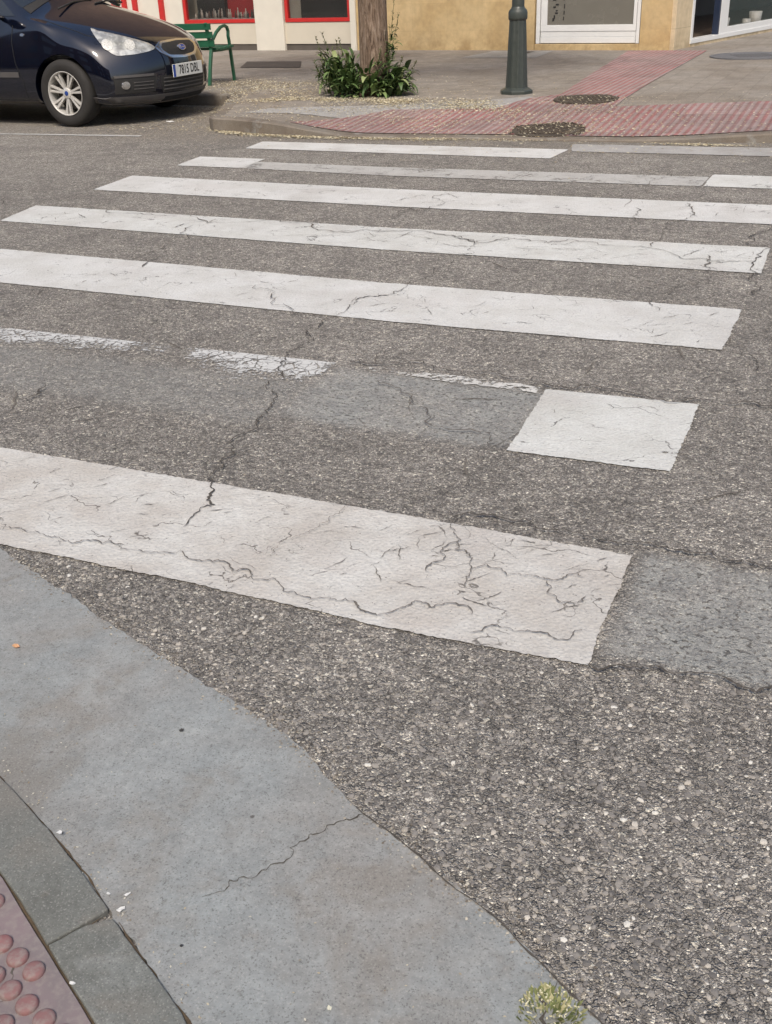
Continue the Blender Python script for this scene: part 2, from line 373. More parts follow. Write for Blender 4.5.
# pale gutter band beside the far dropped kerb
sheet('gutter_band', [(-2.23, 8.74), (-.6, 8.80), (1, 8.95), (6, 9.6), (6, 9.2), (1, 8.56), (-.6, 8.42), (-2.15, 8.38)], Z1, M['lightband'], road, jit=.008, step=.04, label='pale grey band along the far kerb')

CR = {
  'a': [(-1.853, 4.989), (-1.911, 4.788), (-1.906, 4.503), (-1.887, 4.384), (-1.91, 4.273), (-2.019, 4.141), (-1.994, 3.958), (-2.015, 3.802), (-1.957, 3.597), (-1.976, 3.435), (-1.938, 3.325), (-1.887, 3.102), (-1.8, 3.004), (-1.734, 2.83), (-1.713, 2.674), (-1.672, 2.482), (-1.651, 2.316), (-1.589, 2.234), (-1.563, 2.112), (-1.552, 2.03)],
  'b': [(-1.363, 8.009), (-1.256, 7.538), (-1.304, 7.192), (-1.191, 6.346), (-1.135, 5.629)],
  'c': [(-0.924, 6.632), (-0.874, 6.282), (-0.983, 6.04), (-0.944, 5.678), (-0.976, 5.443)],
  'd': [(-0.44, 6.15), (-0.386, 5.601), (-0.392, 5.082), (-0.356, 4.829), (-0.4, 4.701)],
  'e': [(-0.652, 5.38), (-0.641, 5.143), (-0.702, 4.814), (-0.692, 4.616), (-0.719, 4.359)],
  'f': [(-4.731, 5.625), (-4.099, 5.524), (-3.676, 5.45), (-3.333, 5.479), (-2.936, 5.496), (-2.429, 5.466), (-2.053, 5.45), (-1.833, 5.328), (-1.494, 5.417), (-1.044, 5.447), (-0.635, 5.263), (-0.427, 5.32)],
  'g': [(-3.659, 5.313), (-3.524, 5.08), (-3.403, 4.676), (-3.323, 4.373)],
  'h': [(-2.03, 5.468), (-1.85, 5.208)],
  'i': [(-2.444, 6.624), (-2.404, 6.208), (-2.597, 6.008), (-2.558, 5.645)],
  'j': [(-0.377, 3.955), (-0.287, 3.9), (-0.261, 3.73)],
  'k': [(-2.035, 1.864), (-1.929, 1.863), (-1.826, 1.865), (-1.728, 1.889), (-1.634, 1.872), (-1.561, 1.882), (-1.51, 1.901), (-1.398, 1.893), (-1.299, 1.877), (-1.206, 1.87), (-1.132, 1.839), (-1.027, 1.844), (-0.952, 1.858), (-0.865, 1.831), (-0.816, 1.911), (-0.734, 1.93), (-0.673, 1.899)],
  'l': [(-0.662, 1.834), (-0.615, 1.877), (-0.523, 1.882), (-0.461, 1.872), (-0.438, 1.91), (-0.41, 1.933)],
  'm': [(-0.883, 2.365), (-0.854, 2.27), (-0.816, 2.223), (-0.822, 2.11), (-0.836, 2.04)],
  'n': [(-0.817, 2.226), (-0.764, 2.147), (-0.741, 2.052), (-0.737, 2.005)],
  'o': [(-0.748, 2.1), (-0.671, 2.118), (-0.649, 2.091), (-0.553, 2.112), (-0.464, 2.152)],
  'p': [(-0.554, 2.111), (-0.538, 2.05), (-0.475, 2.027), (-0.449, 2.073)],
  'q': [(-0.874, 2.304), (-0.854, 2.366), (-0.753, 2.372), (-0.635, 2.35), (-0.525, 2.344), (-0.397, 2.362), (-0.268, 2.355), (-0.146, 2.347), (-0.061, 2.351), (.3, 2.36)],
  'r': [(-0.384, 1.806), (-0.353, 1.79), (-0.326, 1.819), (-0.248, 1.849), (-0.164, 1.853), (-0.093, 1.852), (-0.04, 1.832), (-0.013, 1.864), (.3, 1.85)],
  's': [(-1.714, 3.349), (-1.569, 3.396), (-1.268, 3.407), (-1.074, 3.411), (-0.909, 3.375), (-0.606, 3.385), (-0.395, 3.406), (-0.165, 3.413), (.2, 3.43)],
  't': [(-5.67, 5.901), (-5.147, 5.56)],
  'u': [(-2.643, 2.642), (-2.667, 2.808)],
  'v': [(-1.522, 3.309), (-1.416, 3.182), (-1.24, 3.038), (-1.047, 2.902), (-0.91, 2.801)],
  'w': [(-2.71, 4.189), (-2.347, 3.962), (-2.151, 3.85)],
  'x': [(-1.248, 1.969), (-1.22, 2.091), (-1.195, 2.219), (-1.182, 2.319)],
}
def crack(pts, z, width, mat, parent, seed=0, jt=1.):
    rnd = random.Random(seed)
    P = [Vector((*p, 0)) for p in pts]
    for it in range(4):
        Q = [P[0]]
        for a, b in zip(P, P[1:]):
            L = (b-a).length
            if L > .012:
                nrm = Vector((-(b-a).y, (b-a).x, 0)).normalized()
                Q.append((a+b)/2+nrm*max(-.3, min(.3, rnd.gauss(0, .17 if it < 3 else .2)))*L*jt)
            Q.append(b)
        P = Q
    vs = []; n = len(P)
    for i, p in enumerate(P):
        brk = 1 if noise.noise(p*16+Vector((seed*3.1, 5, 0))) > -.5 else .5
        d = (P[min(i+1, n-1)]-P[max(i-1, 0)]).normalized(); nr = Vector((-d.y, d.x, 0))
        taper = min(1, i/3, (n-1-i)/3)
        wd = width*.8*(.55+.6*abs(noise.noise(p*7+Vector((seed, 0, 0))))*2)*rnd.uniform(.4, 1.5)*max(.08, taper)*brk
        vs += [(p.x+nr.x*wd*.5, p.y+nr.y*wd*.5, z), (p.x-nr.x*wd*.5, p.y-nr.y*wd*.5, z)]
    return MB().add(vs, [(2*i, 2*i+1, 2*i+3, 2*i+2) for i in range(n-1)]).build('crack', mat, parent)
WID = dict(a=.0062, b=.007, c=.008, d=.009, e=.008, f=.009, g=.008, h=.008, i=.008, j=.008, k=.0046, l=.004, m=.005, n=.0045, o=.004, p=.0045, q=.007, r=.0075, s=.008, t=.008, u=.010, v=.005, w=.006, x=.003)
for n_, (k, pts) in enumerate(CR.items()):
    crack(pts, .0075+.0002*n_, WID[k], M['crack_soft'] if k in 'vwgh' else M['crack_pale'] if k in 'klmnopfcxbie' else M['crack'], road, n_*3+1)

def hairlines(name, n, box, ang, spread, lens, wid, z, seed, dens=None):
    rnd = random.Random(seed); mb = MB()
    while n > 0:
        x = rnd.uniform(box[0], box[1]); y = rnd.uniform(box[2], box[3])
        if dens and noise.noise(Vector((x*2.6, y*2.6, seed))) < dens: continue
        n -= 1
        a = R(rnd.gauss(ang, spread)); L = rnd.uniform(*lens)*(1 if rnd.random() < .8 else 1.8); d = Vector((math.cos(a), math.sin(a), 0)); q = Vector((-d.y, d.x, 0))
        k = max(4, int(L/.006)); p = Vector((x, y, z)); vs = []; w0 = wid*rnd.uniform(.4, 1.3); off = 0
        for i in range(k+1):
            f = i/k; off += rnd.gauss(0, .0016); ww = w0*math.sin(math.pi*min(.98, f+.02))*rnd.uniform(.2, 1.5)
            c = p+d*L*f+q*(off+.004*noise.noise(Vector((x*50, f*3, 0))))
            if not (box[0] < c.x < box[1] and box[2] < c.y < box[3]): break
            vs += [c+q*ww*.5, c-q*ww*.5]
        m = len(vs)//2
        if m > 2: mb.add(vs, [(2*i, 2*i+1, 2*i+3, 2*i+2) for i in range(m-1)])
    o = mb.build(name, M['crack_pale'], road); o['kind'] = 'stuff'; return o
hairlines('hairline_cracks', 75, (-2.6, -.42, 1.92, 2.28), 52, 22, (.02, .09), .0026, .0070, 3, -.15)
hairlines('hairline_cracks', 9, (-.98, -.42, 1.84, 2.27), 100, 60, (.05, .14), .0028, .0072, 5)
hairlines('hairline_cracks', 60, (-3.6, -.42, 3.99, 4.42), 70, 45, (.03, .12), .0035, .0070, 6, -.05)
hairlines('hairline_cracks', 70, (-4.8, -.42, 5.14, 5.5), 20, 50, (.04, .17), .0045, .0070, 7)
hairlines('hairline_cracks', 50, (-4.9, .4, 6.2, 6.6), 60, 40, (.04, .16), .0045, .0070, 8)
hairlines('hairline_cracks', 90, (-4.5, 1, 2.4, 8.0), 75, 40, (.06, .25), .008, .0030, 9, .05)

# ------------------------------------------------------------------ near corner: gutter, kerb, tactile paving
J = [(-40, 1.45), (-3, 1.42), (-2, 1.30), (-1.32, 1.07), (-1.09, .972), (-.925, .885), (-.70, .765), (-.45, .58), (-.2, .28), (-.05, -.2), (0, -1), (0, -40)]
G = [(-40, 1.85), (-2.6, 1.83), (-1.95, 1.77), (-1.79, 1.71), (-1.48, 1.59), (-1.12, 1.46), (-.92, 1.40), (-.80, 1.335), (-.67, 1.25), (-.51, 1.18), (-.34, 1.10), (-.23, 1.03), (-.16, .99), (-.08, .93), (.1, .72), (.3, .3), (.4, -.3), (.42, -1), (.42, -40)]
def offs(L, d):
    out = []
    for i, p in enumerate(L):
        a = Vector(L[max(i-1, 0)]); b = Vector(L[min(i+1, len(L)-1)]); t = (b-a).normalized()
        out.append((p[0]+t.y*d, p[1]-t.x*d))
    return out
T = offs(J, .095)
# near pavement body: a low solid under the kerb stones and tactile tiles
def solid(name, pts, z0, z1, mat, parent=None, kind=None, label=None, jit=0, step=0, bevel=0):
    o = sheet(name, pts, z1, mat, parent, kind, jit, step, label)
    bm = bmesh.new(); bm.from_mesh(o.data)
    r = bmesh.ops.extrude_face_region(bm, geom=list(bm.faces))
    for v in r['geom']:
        if isinstance(v, bmesh.types.BMVert): v.co.z = z0
    bmesh.ops.recalc_face_normals(bm, faces=bm.faces); bm.to_mesh(o.data); bm.free()
    if bevel:
        b = o.modifiers.new('bevel', 'BEVEL'); b.width = bevel; b.segments = 2; b.limit_method = 'ANGLE'; b.angle_limit = R(50)
    return o
near = solid('near_pavement', [p for p in T]+[(-40, -40)], .001, .006, M['dirt'], kind='structure', label='near pavement corner under the kerb stones and red tiles')
gut = solid('gutter', G+list(reversed(J)), -.02, .005, M['gutter'], kind='structure', label='smooth blue grey concrete gutter curving round the corner', jit=.0045, step=.015, bevel=.002)
crack([(-0.633, 1.235), (-0.67, 1.203), (-0.691, 1.163), (-0.722, 1.115), (-0.734, 1.07), (-0.763, 1.03), (-0.806, 0.966)], .0062, .0038, M['crack'], gut, 77)
# dirt line in the joint between gutter and asphalt, between gutter and kerb
0 and crack([(-1.95, 1.77), (-1.79, 1.71), (-1.48, 1.59), (-1.12, 1.46), (-.92, 1.40), (-.80, 1.335), (-.67, 1.25)], .0066, .006, M['crack_soft'], gut, 5, .1)
crack([(-.67, 1.25), (-.51, 1.18), (-.34, 1.10), (-.23, 1.03), (-.16, .99), (-.08, .93), (.1, .72)], .0066, .004, M['crack'], gut, 6, .1)
crack([(-.23, 1.03), (-.245, .99), (-.235, .96), (-.20, .90), (-.19, .80)], .0068, .006, M['crack'], gut, 8)
crack([(-1.5, 1.13), (-1.32, 1.07), (-1.09, .972), (-.925, .888)], .0066, .005, M['dirt'], gut, 9, .1)
crack([(-.90, .875), (-.70, .767), (-.45, .582)], .0066, .009, M['dirt'], gut, 10, .1)
# kerb stones, one slab each
def interp(L, s):
    acc = 0
    for a, b in zip(L, L[1:]):
        a = Vector(a); b = Vector(b); l = (b-a).length
        if acc+l >= s: return a.lerp(b, (s-acc)/l)
        acc += l
    return Vector(L[-1])
def arclen(L, idx): return sum((Vector(a)-Vector(b)).length for a, b in zip(L[:idx], L[1:idx+1]))
sJ = arclen(J, 5); 
def pair(s):
    a = interp(J, s); b = interp(J, s+.02); t = (b-a).normalized(); n = Vector((t.y, -t.x))
    return a, a+n*.103
cuts = [sJ-6.2, sJ-5.2, sJ-4.2, sJ-3.2, sJ-2.1, sJ-1.05, sJ, sJ+.95, sJ+1.9, sJ+2.9]
for s0, s1 in zip(cuts, cuts[1:]):
    s0 += .0025; s1 -= .0025; k = 8
    A = [pair(s0+(s1-s0)*i/k) for i in range(k+1)]
    outer = [tuple(p[0]) for p in A]; inner = [tuple(p[1]) for p in A]
    if abs(s0-.0025-sJ) < 1e-6:      # the slab with the chipped corner
        a0 = Vector(outer[0]); d = (Vector(outer[1])-a0).normalized(); n = Vector((d.y, -d.x))
        outer = [tuple(a0+n*.042+d*.001), tuple(a0+n*.030+d*.006), tuple(a0+n*.014+d*.010), tuple(a0+n*.003+d*.016)]+outer[1:]
    solid('kerb_stone', outer+list(reversed(inner)), -.02, .0125, M['granite'], near, label='flush grey green granite kerb slab', bevel=.003, jit=.0014, step=.02)
# tactile slab with round blisters
def mat_near_tile(dome):
    t = NT('tile_blister' if dome else 'tile_base')
    n1 = t.noise(10, 5, .6); n2 = t.noise(80, 4, .6)
    a, b = ((.26, .125, .12), (.21, .125, .12)) if dome else ((.225, .175, .178), (.18, .155, .155))
    c = t.mix(t.mr(n1, .3, .7), a, b)
    c = t.mix(t.mr(n2, .40, .70, 0., .65), c, (.27, .235, .215))
    return t.fin(c, .7, t.bump(n2, .4, .002), spec=.35)
T2 = offs(J, .1085)
tact = solid('tactile_tile', [T2[2], T2[3], T2[4], T2[5], T2[6], T2[7], (-.9, -.2), (-1.2, -.6), (-2.2, -.6)], .006, .0105, mat_near_tile(False), near, label='dusty pink tactile paving with round blisters', jit=.001, step=.03, bevel=.002)
db = MB(); ang = R(-14); ex = Vector((math.cos(ang), math.sin(ang))); ey = Vector((-ex.y, ex.x)); sp = .0412
def inside(p, poly):
    c = False; n = len(poly)
    for i in range(n):
        x1, y1 = poly[i]; x2, y2 = poly[(i+1) % n]
        if (y1 > p[1]) != (y2 > p[1]) and p[0] < (x2-x1)*(p[1]-y1)/(y2-y1)+x1: c = not c
    return c
T3 = offs(J, .134)
for i in range(-22, 22):
    for j in range(-26, 10):
        p = Vector((-1.0, .757))+ex*sp*i+ey*sp*j
        if not inside(p, [T3[2], T3[3], T3[4], T3[5], T3[6], T3[7], (-.9, -.2), (-1.2, -.6), (-2.2, -.6)]): continue
        n = 20; prof = [(.0170, .0095), (.0167, .0135), (.0155, .0165), (.0125, .0182), (.006, .0188)]
        vs = [(p.x+r*math.cos(2*math.pi*k/n), p.y+r*math.sin(2*math.pi*k/n), z) for r, z in prof for k in range(n)]
        fs = [(a*n+k, a*n+(k+1) % n, (a+1)*n+(k+1) % n, (a+1)*n+k) for a in range(len(prof)-1) for k in range(n)]
        fs.append(tuple((len(prof)-1)*n+k for k in range(n)))
        db.add(vs, fs, True)
db.build('blister', mat_near_tile(True), tact)['kind'] = 'stuff'
crack([(-.93, .872), (-.945, .84), (-.965, .805)], .0068, .006, M['dirt'], near, 31, .2)
tj = [(-.99, .775), (-.985, .73), (-.98, .60)]
crack(tj, .0108, .004, M['crack_soft'], tact, 12)

# ------------------------------------------------------------------ far pavement
K = [(-60, 10.95), (-20, 10.9), (-9, 10.88), (-6.80, 10.86), (-6.66, 10.70), (-5.99, 9.30), (-5.91, 9.08), (-5.82, 9.00), (-5.55, 8.93), (-5.25, 8.83), (-4.7, 8.77), (-4.2, 8.77), (-3.78, 8.80), (-3.3, 8.84), (-2.91, 8.87), (-2.3, 8.88), (-1.7, 8.92), (-1.2, 8.99), (-.72, 9.08), (.5, 9.3), (3, 9.9), (12, 11.5), (60, 14)]
def kh(x):
    def ss(a, b, v): v = max(0, min(1, (v-a)/(b-a))); return v*v*(3-2*v)
    return .12-.10*ss(-5.3, -4.15, x)*(1-ss(-1.9, -.4, x)*.55)
def pz(x, y):
    ky = K[0][1] if x < K[0][0] else K[-1][1]
    for a, b in zip(K, K[1:]):
        if a[0] <= x <= b[0]: ky = a[1]+(b[1]-a[1])*(x-a[0])/(b[0]-a[0]); break
    v = max(0, min(1, (y-ky)/1.9)); v = v*v*(3-2*v)
    return kh(x)*(1-v)+.12*v
Kd = []
for a, b in zip(K, K[1:]):
    L = math.dist(a, b); k = max(1, int(min(L, 12)/.12)) if L < 12 else 3
    Kd += [(a[0]+(b[0]-a[0])*i/k, a[1]+(b[1]-a[1])*i/k) for i in range(k)]
Kd.append(K[-1])
Kin = offs(Kd, -.14)
kb = MB(); vs = []
for (o_, i_) in zip(Kd, Kin):
    h = kh(o_[0])
    vs += [(o_[0], o_[1], -.03), (o_[0]+(i_[0]-o_[0])*.03, o_[1]+(i_[1]-o_[1])*.03, h-.012), (o_[0]+(i_[0]-o_[0])*.12, o_[1]+(i_[1]-o_[1])*.12, h), (i_[0], i_[1], h+.001), (i_[0], i_[1], -.03)]
n = len(Kd); kb.add(vs, [(5*i+j, 5*(i+1)+j, 5*(i+1)+j+1, 5*i+j+1) for i in range(n-1) for j in range(4)])
fark = kb.build('kerb', M['farkerb']); tag(fark, 'worn brownish concrete kerb edging the far pavement and parking bay', kind='structure')
rows = [0, .1, .2, .35, .5, .7, .9, 1.1, 1.3, 1.5, 1.8, 2.2, 3, 4, 6, 9, 14, 25]
pb = MB(); vs = []
for (x, y) in Kin:
    for r in rows: vs.append((x, y+r, pz(x, y+r) if r > 0 else kh(x)))
m_ = len(rows); pb.add(vs, [(i*m_+j, (i+1)*m_+j, (i+1)*m_+j+1, i*m_+j+1) for i in range(len(Kin)-1) for j in range(m_-1)], True)
pave = pb.build('pavement', M['pavement']); tag(pave, 'far pavement of grey pavers in front of the shops', kind='structure')
def drape(name, poly, dz, mat, parent, label=None, step=.15, kind=None):
    # a sheet that follows the pavement height
    outline = []
    for i in range(len(poly)):
        a = Vector(poly[i]); b = Vector(poly[(i+1) % len(poly)]); k = max(1, int((b-a).length/step))
        outline += [a.lerp(b, q/k) for q in range(k)]
    x0 = min(p.x for p in outline); x1 = max(p.x for p in outline); y0 = min(p.y for p in outline); y1 = max(p.y for p in outline)
    pts = list(outline); x = x0+step/2; tp = [tuple(p) for p in outline]
    while x < x1:
        y = y0+step/2
        while y < y1:
            if inside((x, y), tp): pts.append(Vector((x, y)))
            y += step
        x += step
    v, e, f, *_ = delaunay_2d_cdt(pts, [(i, (i+1) % len(outline)) for i in range(len(outline))], [], 1, 1e-5)
    o = MB().add([(p.x, p.y, pz(p.x, p.y)+dz) for p in v], [tuple(q) for q in f]).build(name, mat, parent)
    for pl in o.data.polygons:
        pass
    return tag(o, label, kind=kind)
kin_y = lambda x: next((a[1]+(b[1]-a[1])*(x-a[0])/(b[0]-a[0]) for a, b in zip(Kin, Kin[1:]) if a[0] <= x <= b[0]), 9)
front = [(x, kin_y(x)+.005) for x in (-4.95, -4.7, -4.4, -4.1, -3.8, -3.5, -3.2, -2.9, -2.6, -2.3, -2, -1.7, -1.4, -1.1, -.8, -.4, 0, .5, 1, 2, 3, 4)]
ribA = front+[(4, 12.6), (1, 11.4), (-.3, 10.85), (-.9, 10.72), (-2.24, 10.30), (-2.30, 12.05), (-2.35, 16.55), (-2.86, 16.62), (-3.48, 16.62), (-3.15, 12.83), (-2.98, 11.12), (-3.2, 10.75), (-3.34, 10.12), (-4.38, 9.96), (-4.6, 9.5)]
drape('tactile_strip', ribA, .006, M['ribbed'], pave, 'worn red ribbed tactile paving from the dropped kerb towards the door')
drape('paving_slab', [(-5.71, 15.6), (-5.60, 16.80), (-4.62, 16.72), (-4.55, 15.5)], .005, M['slab'], pave, 'pale cement slab in front of the white door', .3)
drape('cement_patch', [(-4.62, 9.42), (-3.36, 9.98), (-3.1, 10.35), (-3.0, 10.7), (-3.25, 10.9), (-3.6, 10.55), (-4.6, 10.15), (-5.6, 9.7), (-5.7, 9.35)], .004, M['lightband'], pave, 'pale cement apron beside the red ribbed tiles', .12)
drape('access_cover', [(-9.02, 15.1), (-8.07, 15.1), (-7.56, 14.1), (-8.55, 14.1)], .007, M['iron'], pave, 'dark rectangular cover in the grey pavement', .3)
drape('access_cover', [(-5.12, 16.60), (-4.88, 16.60), (-4.90, 16.30), (-5.14, 16.30)], .009, M['iron'], pave, 'small dark cover in the pale slab', .3)

def petals(name, spots, label, cat, mat, size=(.005, .0135), parent=None):
    mb = MB()
    for (x, y, z) in spots:
        s = random.uniform(*size); a = random.uniform(0, 6.28); tl = random.uniform(-.5, .5)
        M4 = Matrix.Translation((x, y, z+s*.3)) @ Matrix.Rotation(a, 4, 'Z') @ Matrix.Rotation(tl, 4, 'X')
        q = [M4@Vector(p) for p in ((-s, 0, 0), (0, -s*.5, s*.12), (s, 0, .0), (0, s*.5, s*.12))]
        mb.add(q, [(0, 1, 2), (0, 2, 3)])
    o = mb.build(name, mat, parent); return tag(o, label, cat, kind='stuff')
PET = mat_debris('dry_petal', [(0, (.36, .29, .17)), (.4, (.52, .45, .30)), (.8, (.66, .62, .48)), (1, (.28, .20, .11))])
spots = []
def gz(x, y):
    if x < -60: return 0
    ky = next((a[1]+(b[1]-a[1])*(x-a[0])/(b[0]-a[0]) for a, b in zip(K, K[1:]) if a[0] <= x <= b[0]), 9)
    return pz(x, y)+.004 if y > ky+.03 else .002
for _ in range(6500):      # along the foot of the kerb
    x = random.triangular(-6.2, -2.4, -5.4); 
    ky = next(a[1]+(b[1]-a[1])*(x-a[0])/(b[0]-a[0]) for a, b in zip(K, K[1:]) if a[0] <= x <= b[0])
    if noise.noise(Vector((x*3, 0, 7)))*.9+random.random() > .5: spots.append((x, ky-abs(random.gauss(0, .06)), .002+random.random()*.008))
for _ in range(500):
    x = random.gauss(-1.25, .18); spots.append((x, 8.90-abs(random.gauss(0, .05)), .004))
def drift(n, cx, cy, sx, sy, rot=0):
    for _ in range(n):
        a, b = random.gauss(0, sx), random.gauss(0, sy); x = cx+a*math.cos(rot)-b*math.sin(rot); y = cy+a*math.sin(rot)+b*math.cos(rot)
        if -20 < x < 6 and noise.noise(Vector((x*2.3, y*2.3, 3)))+random.random() > .45: spots.append((x, y, gz(x, y)))
drift(8500, -6.9, 11.8, .75, .5); drift(3500, -6.3, 10.9, .5, .5); drift(900, -6.9, 10.3, .5, .2); drift(900, -6.6, 9.3, .7, .3)
drift(11000, -4.8, 10.42, .8, .12); drift(3500, -3.6, 10.1, .8, .12, -.05); drift(1800, -4.0, 9.6, 1.1, .5); drift(1400, -2.7, 9.4, 1.2, .5); drift(900, -5.2, 11.6, 1.2, .8); drift(1200, -1.0, 10, 1.2, .8); drift(6500, -3.7, 9.7, 1.1, .45); drift(700, -6.4, 9.1, .5, .25); drift(500, -3.2, 8.6, 1.5, .5)
drift(900, -2.6, 9.25, .2, .18); drift(700, -2.62, 10.68, .25, .2)
petals('fallen_petals', spots, 'dry yellow petals drifted along the far kerb and pavement', 'petals', PET)

sp2 = []
while len(sp2) < 150:
    x = random.uniform(-1.9, 0); y = random.uniform(.7, 1.75)
    if inside((x, y), G+list(reversed(J))) and noise.noise(Vector((x*3, y*3, 1)))+random.random() > .6: sp2.append((x, y, .0055))
for _ in range(160):
    p = interp(J, arclen(J, 3)-.4+random.random()*1.7); sp2.append((p.x+abs(random.gauss(0, .02)), p.y+abs(random.gauss(0, .02)), .0055))
petals('blown_debris', sp2, 'tiny dry straw coloured bits blown over the gutter', 'debris', mat_debris('near_debris', [(0, (.20, .15, .10)), (.5, (.40, .35, .25)), (1, (.60, .57, .48))]), (.0012, .0034))
# loose stones on the near asphalt and along the gutter
def pebbles(name, n, fn, label, size, mat, smooth=False):
    mb = MB()
    ico = bmesh.new(); bmesh.ops.create_icosphere(ico, subdivisions=1, radius=1); IV = [v.co.copy() for v in ico.verts]; IF = [tuple(v.index for v in f.verts) for f in ico.faces]; ico.free()
    c = 0
    while c < n:
        p = fn()
        if p is None: continue
        c += 1
        s = size[0]*(size[1]/size[0])**(random.random()**1.8); a = random.uniform(0, 6.28)
        S = Matrix.Translation((p[0], p[1], p[2]-s*.05)) @ Matrix.Rotation(a, 4, 'Z') @ Matrix.Rotation(random.uniform(-.25, .25), 4, 'X') @ Matrix.Diagonal((s, s*random.uniform(.6, .9), s*random.uniform(.22, .40), 1))
        mb.add([S@(v*random.uniform(.85, 1.15)) for v in IV], IF, smooth)
    return tag(mb.build(name, mat), label, 'gravel', kind='stuff')
ST = mat_debris('aggregate', [(0, (.11, .104, .098)), (.45, (.20, .186, .172)), (.72, (.27, .25, .225)), (.90, (.34, .31, .27)), (.965, (.48, .44, .38)), (1, (.64, .62, .56))], .8)
Gp = G+[(-40, -40)]
def near_asph():
    y = .55+random.random()**1.35*1.75; x = random.uniform(-1.75, 1.1)
    if inside((x, y), Gp): return None
    if y > 1.79 and x < -.36: return None
    if y > 1.87: return None
    return (x, y, 0.0005)
pebbles('exposed_aggregate', 13000, near_asph, 'coarse pale stones standing proud of the near asphalt', (.0024, .0088), ST, False)
Gd = [interp(G, s) for s in [arclen(G, 2)+i*.01 for i in range(320)]]
def along_gutter():
    p = random.choice(Gd); d = random.gauss(.008, .022)
    if p.x < -1.9 : return None
    x, y = p.x+abs(d)*.45+random.gauss(0, .004), p.y+d
    if noise.noise(Vector((x*6, y*6, 0))) < -.05 and random.random() < .75: return None
    return (x, y, .006 if inside((x, y), Gp) else .002)
pebbles('loose_grit', 2600, along_gutter, 'pale grit caught along the gutter edge', (.0012, .0038), mat_debris('grit', [(0, (.12, .10, .08)), (.5, (.25, .22, .18)), (1, (.5, .46, .38))]))

# a few countable scraps
PAPER = simple('scrap_paper', (.62, .62, .60), .8, .1, 50)
def scrap(x, y, z, s, asp, rot, label, mat, cat='paper scrap', name='paper_scrap', group='white scraps by the near kerb'):
    n = 9; rnd = random.Random(int(x*9999))
    vs = [(math.cos(2*math.pi*k/n)*s*rnd.uniform(.6, 1.1), math.sin(2*math.pi*k/n)*s*asp*rnd.uniform(.6, 1.1), rnd.uniform(.0, .45)*s) for k in range(n)]
    vs.append((0, 0, .25*s)); o = MB().add(vs, [(k, (k+1) % n, n) for k in range(n)]).build(name, mat)
    o.location = (x, y, z+.0015); o.rotation_euler.z = rot
    sm = o.modifiers.new('t', 'SOLIDIFY'); sm.thickness = .0006
    return tag(o, label, cat, group)
scrap(-1.11, .99, .013, .0055, .8, .4, 'small white scrap on the kerb edge, nearest the left border', PAPER)
scrap(-1.02, .93, .006, .006, .6, 1.0, 'white scrap at the foot of the kerb slab', PAPER)
scrap(-.95, .915, .006, .005, .5, 0, 'thin white curl on the gutter left of the largest scrap', PAPER)
scrap(-.91, .895, .006, .009, .55, .9, 'largest white scrap, beside the chipped kerb corner', PAPER)
scrap(-.92, .925, .006, .0065, .3, 1.1, 'narrow white sliver just above the largest scrap', PAPER)
scrap(-.89, .75, .013, .006, .5, .2, 'white scrap lying on the kerb by the red tiles', PAPER)
scrap(-.52, .862, .006, .0045, .9, .2, 'single round cream fleck low on the gutter', simple('cream', (.62, .60, .48), .8), 'blossom', 'fallen_blossom', None)
scrap(-1.587, 1.42, .006, .0095, .8, .3, 'small curled orange leaf on the grey gutter', simple('orange_leaf', (.60, .33, .17), .7, .3, 80), 'leaf', 'fallen_leaf', None)
scrap(-1.07, 1.31, .006, .0055, 1, .3, 'dark spot of chewing gum on the gutter', simple('gum', (.04, .037, .034), .7), 'gum', 'chewing_gum', None)
scrap(-.781, .873, .006, .0032, 1, .3, 'small black speck on the lower gutter', simple('speck', (.03, .03, .03), .7), 'speck', 'dark_speck', None)
scrap(-6.62, 9.45, .002, .055, .35, .1, 'crushed white paper lying by the car bumper and kerb', PAPER, 'litter', 'crushed_paper', None)
# short hedge-parsley like weed at the bottom of the gutter
def weed(name, loc, n, hgt, rad, mats, label, cat='weed'):
    e = empty(name, loc, 0, label, cat); mb = MB(); rnd = random.Random(4)
    for i in range(n):
        a = rnd.uniform(0, 6.28); r = rad*rnd.random()**.6; L = hgt*rnd.uniform(.5, 1.2); lean = rnd.uniform(.2, 1.1)
        b = Vector((math.cos(a)*r, math.sin(a)*r, 0)); d = Vector((math.cos(a+rnd.uniform(-1, 1))*lean, math.sin(a)*lean, 1)).normalized(); s = d.cross(Vector((0, 0, 1))).normalized()*L*.16
        p = [b, b+d*L*.5+s, b+d*L*.5-s, b+d*L*.95-Vector((0, 0, L*.15))]
        mb.add(p, [(0, 1, 2), (1, 3, 2)])
    mb.build('leaf_cluster', mats[0], e)
    fb = MB()
    for i in range(n//2):
        a = rnd.uniform(0, 6.28); r = rad*1.1*rnd.random()**.5; z = hgt*rnd.uniform(.25, .8); s = hgt*.16; p = Vector((math.cos(a)*r, math.sin(a)*r, z))
        q = Matrix.Rotation(rnd.uniform(0, 3), 3, 'Z') @ Matrix.Rotation(rnd.uniform(-.8, .8), 3, 'X')
        fb.add([p+q@Vector(v) for v in ((-s, 0, 0), (0, -s*.5, 0), (s, 0, 0), (0, s*.5, 0))], [(0, 1, 2, 3)])
    fb.build('blossom', mats[1], e); return e
WG = mat_debris('weed_green', [(0, (.09, .11, .04)), (.5, (.20, .22, .09)), (1, (.42, .38, .22))])
weed('gutter_weed', (-.225, .972, .004), 260, .017, .042, [WG, mat_debris('weed_blossom', [(0, (.45, .42, .25)), (1, (.66, .62, .42))])], 'small green weed with cream flecks growing in the gutter crack')

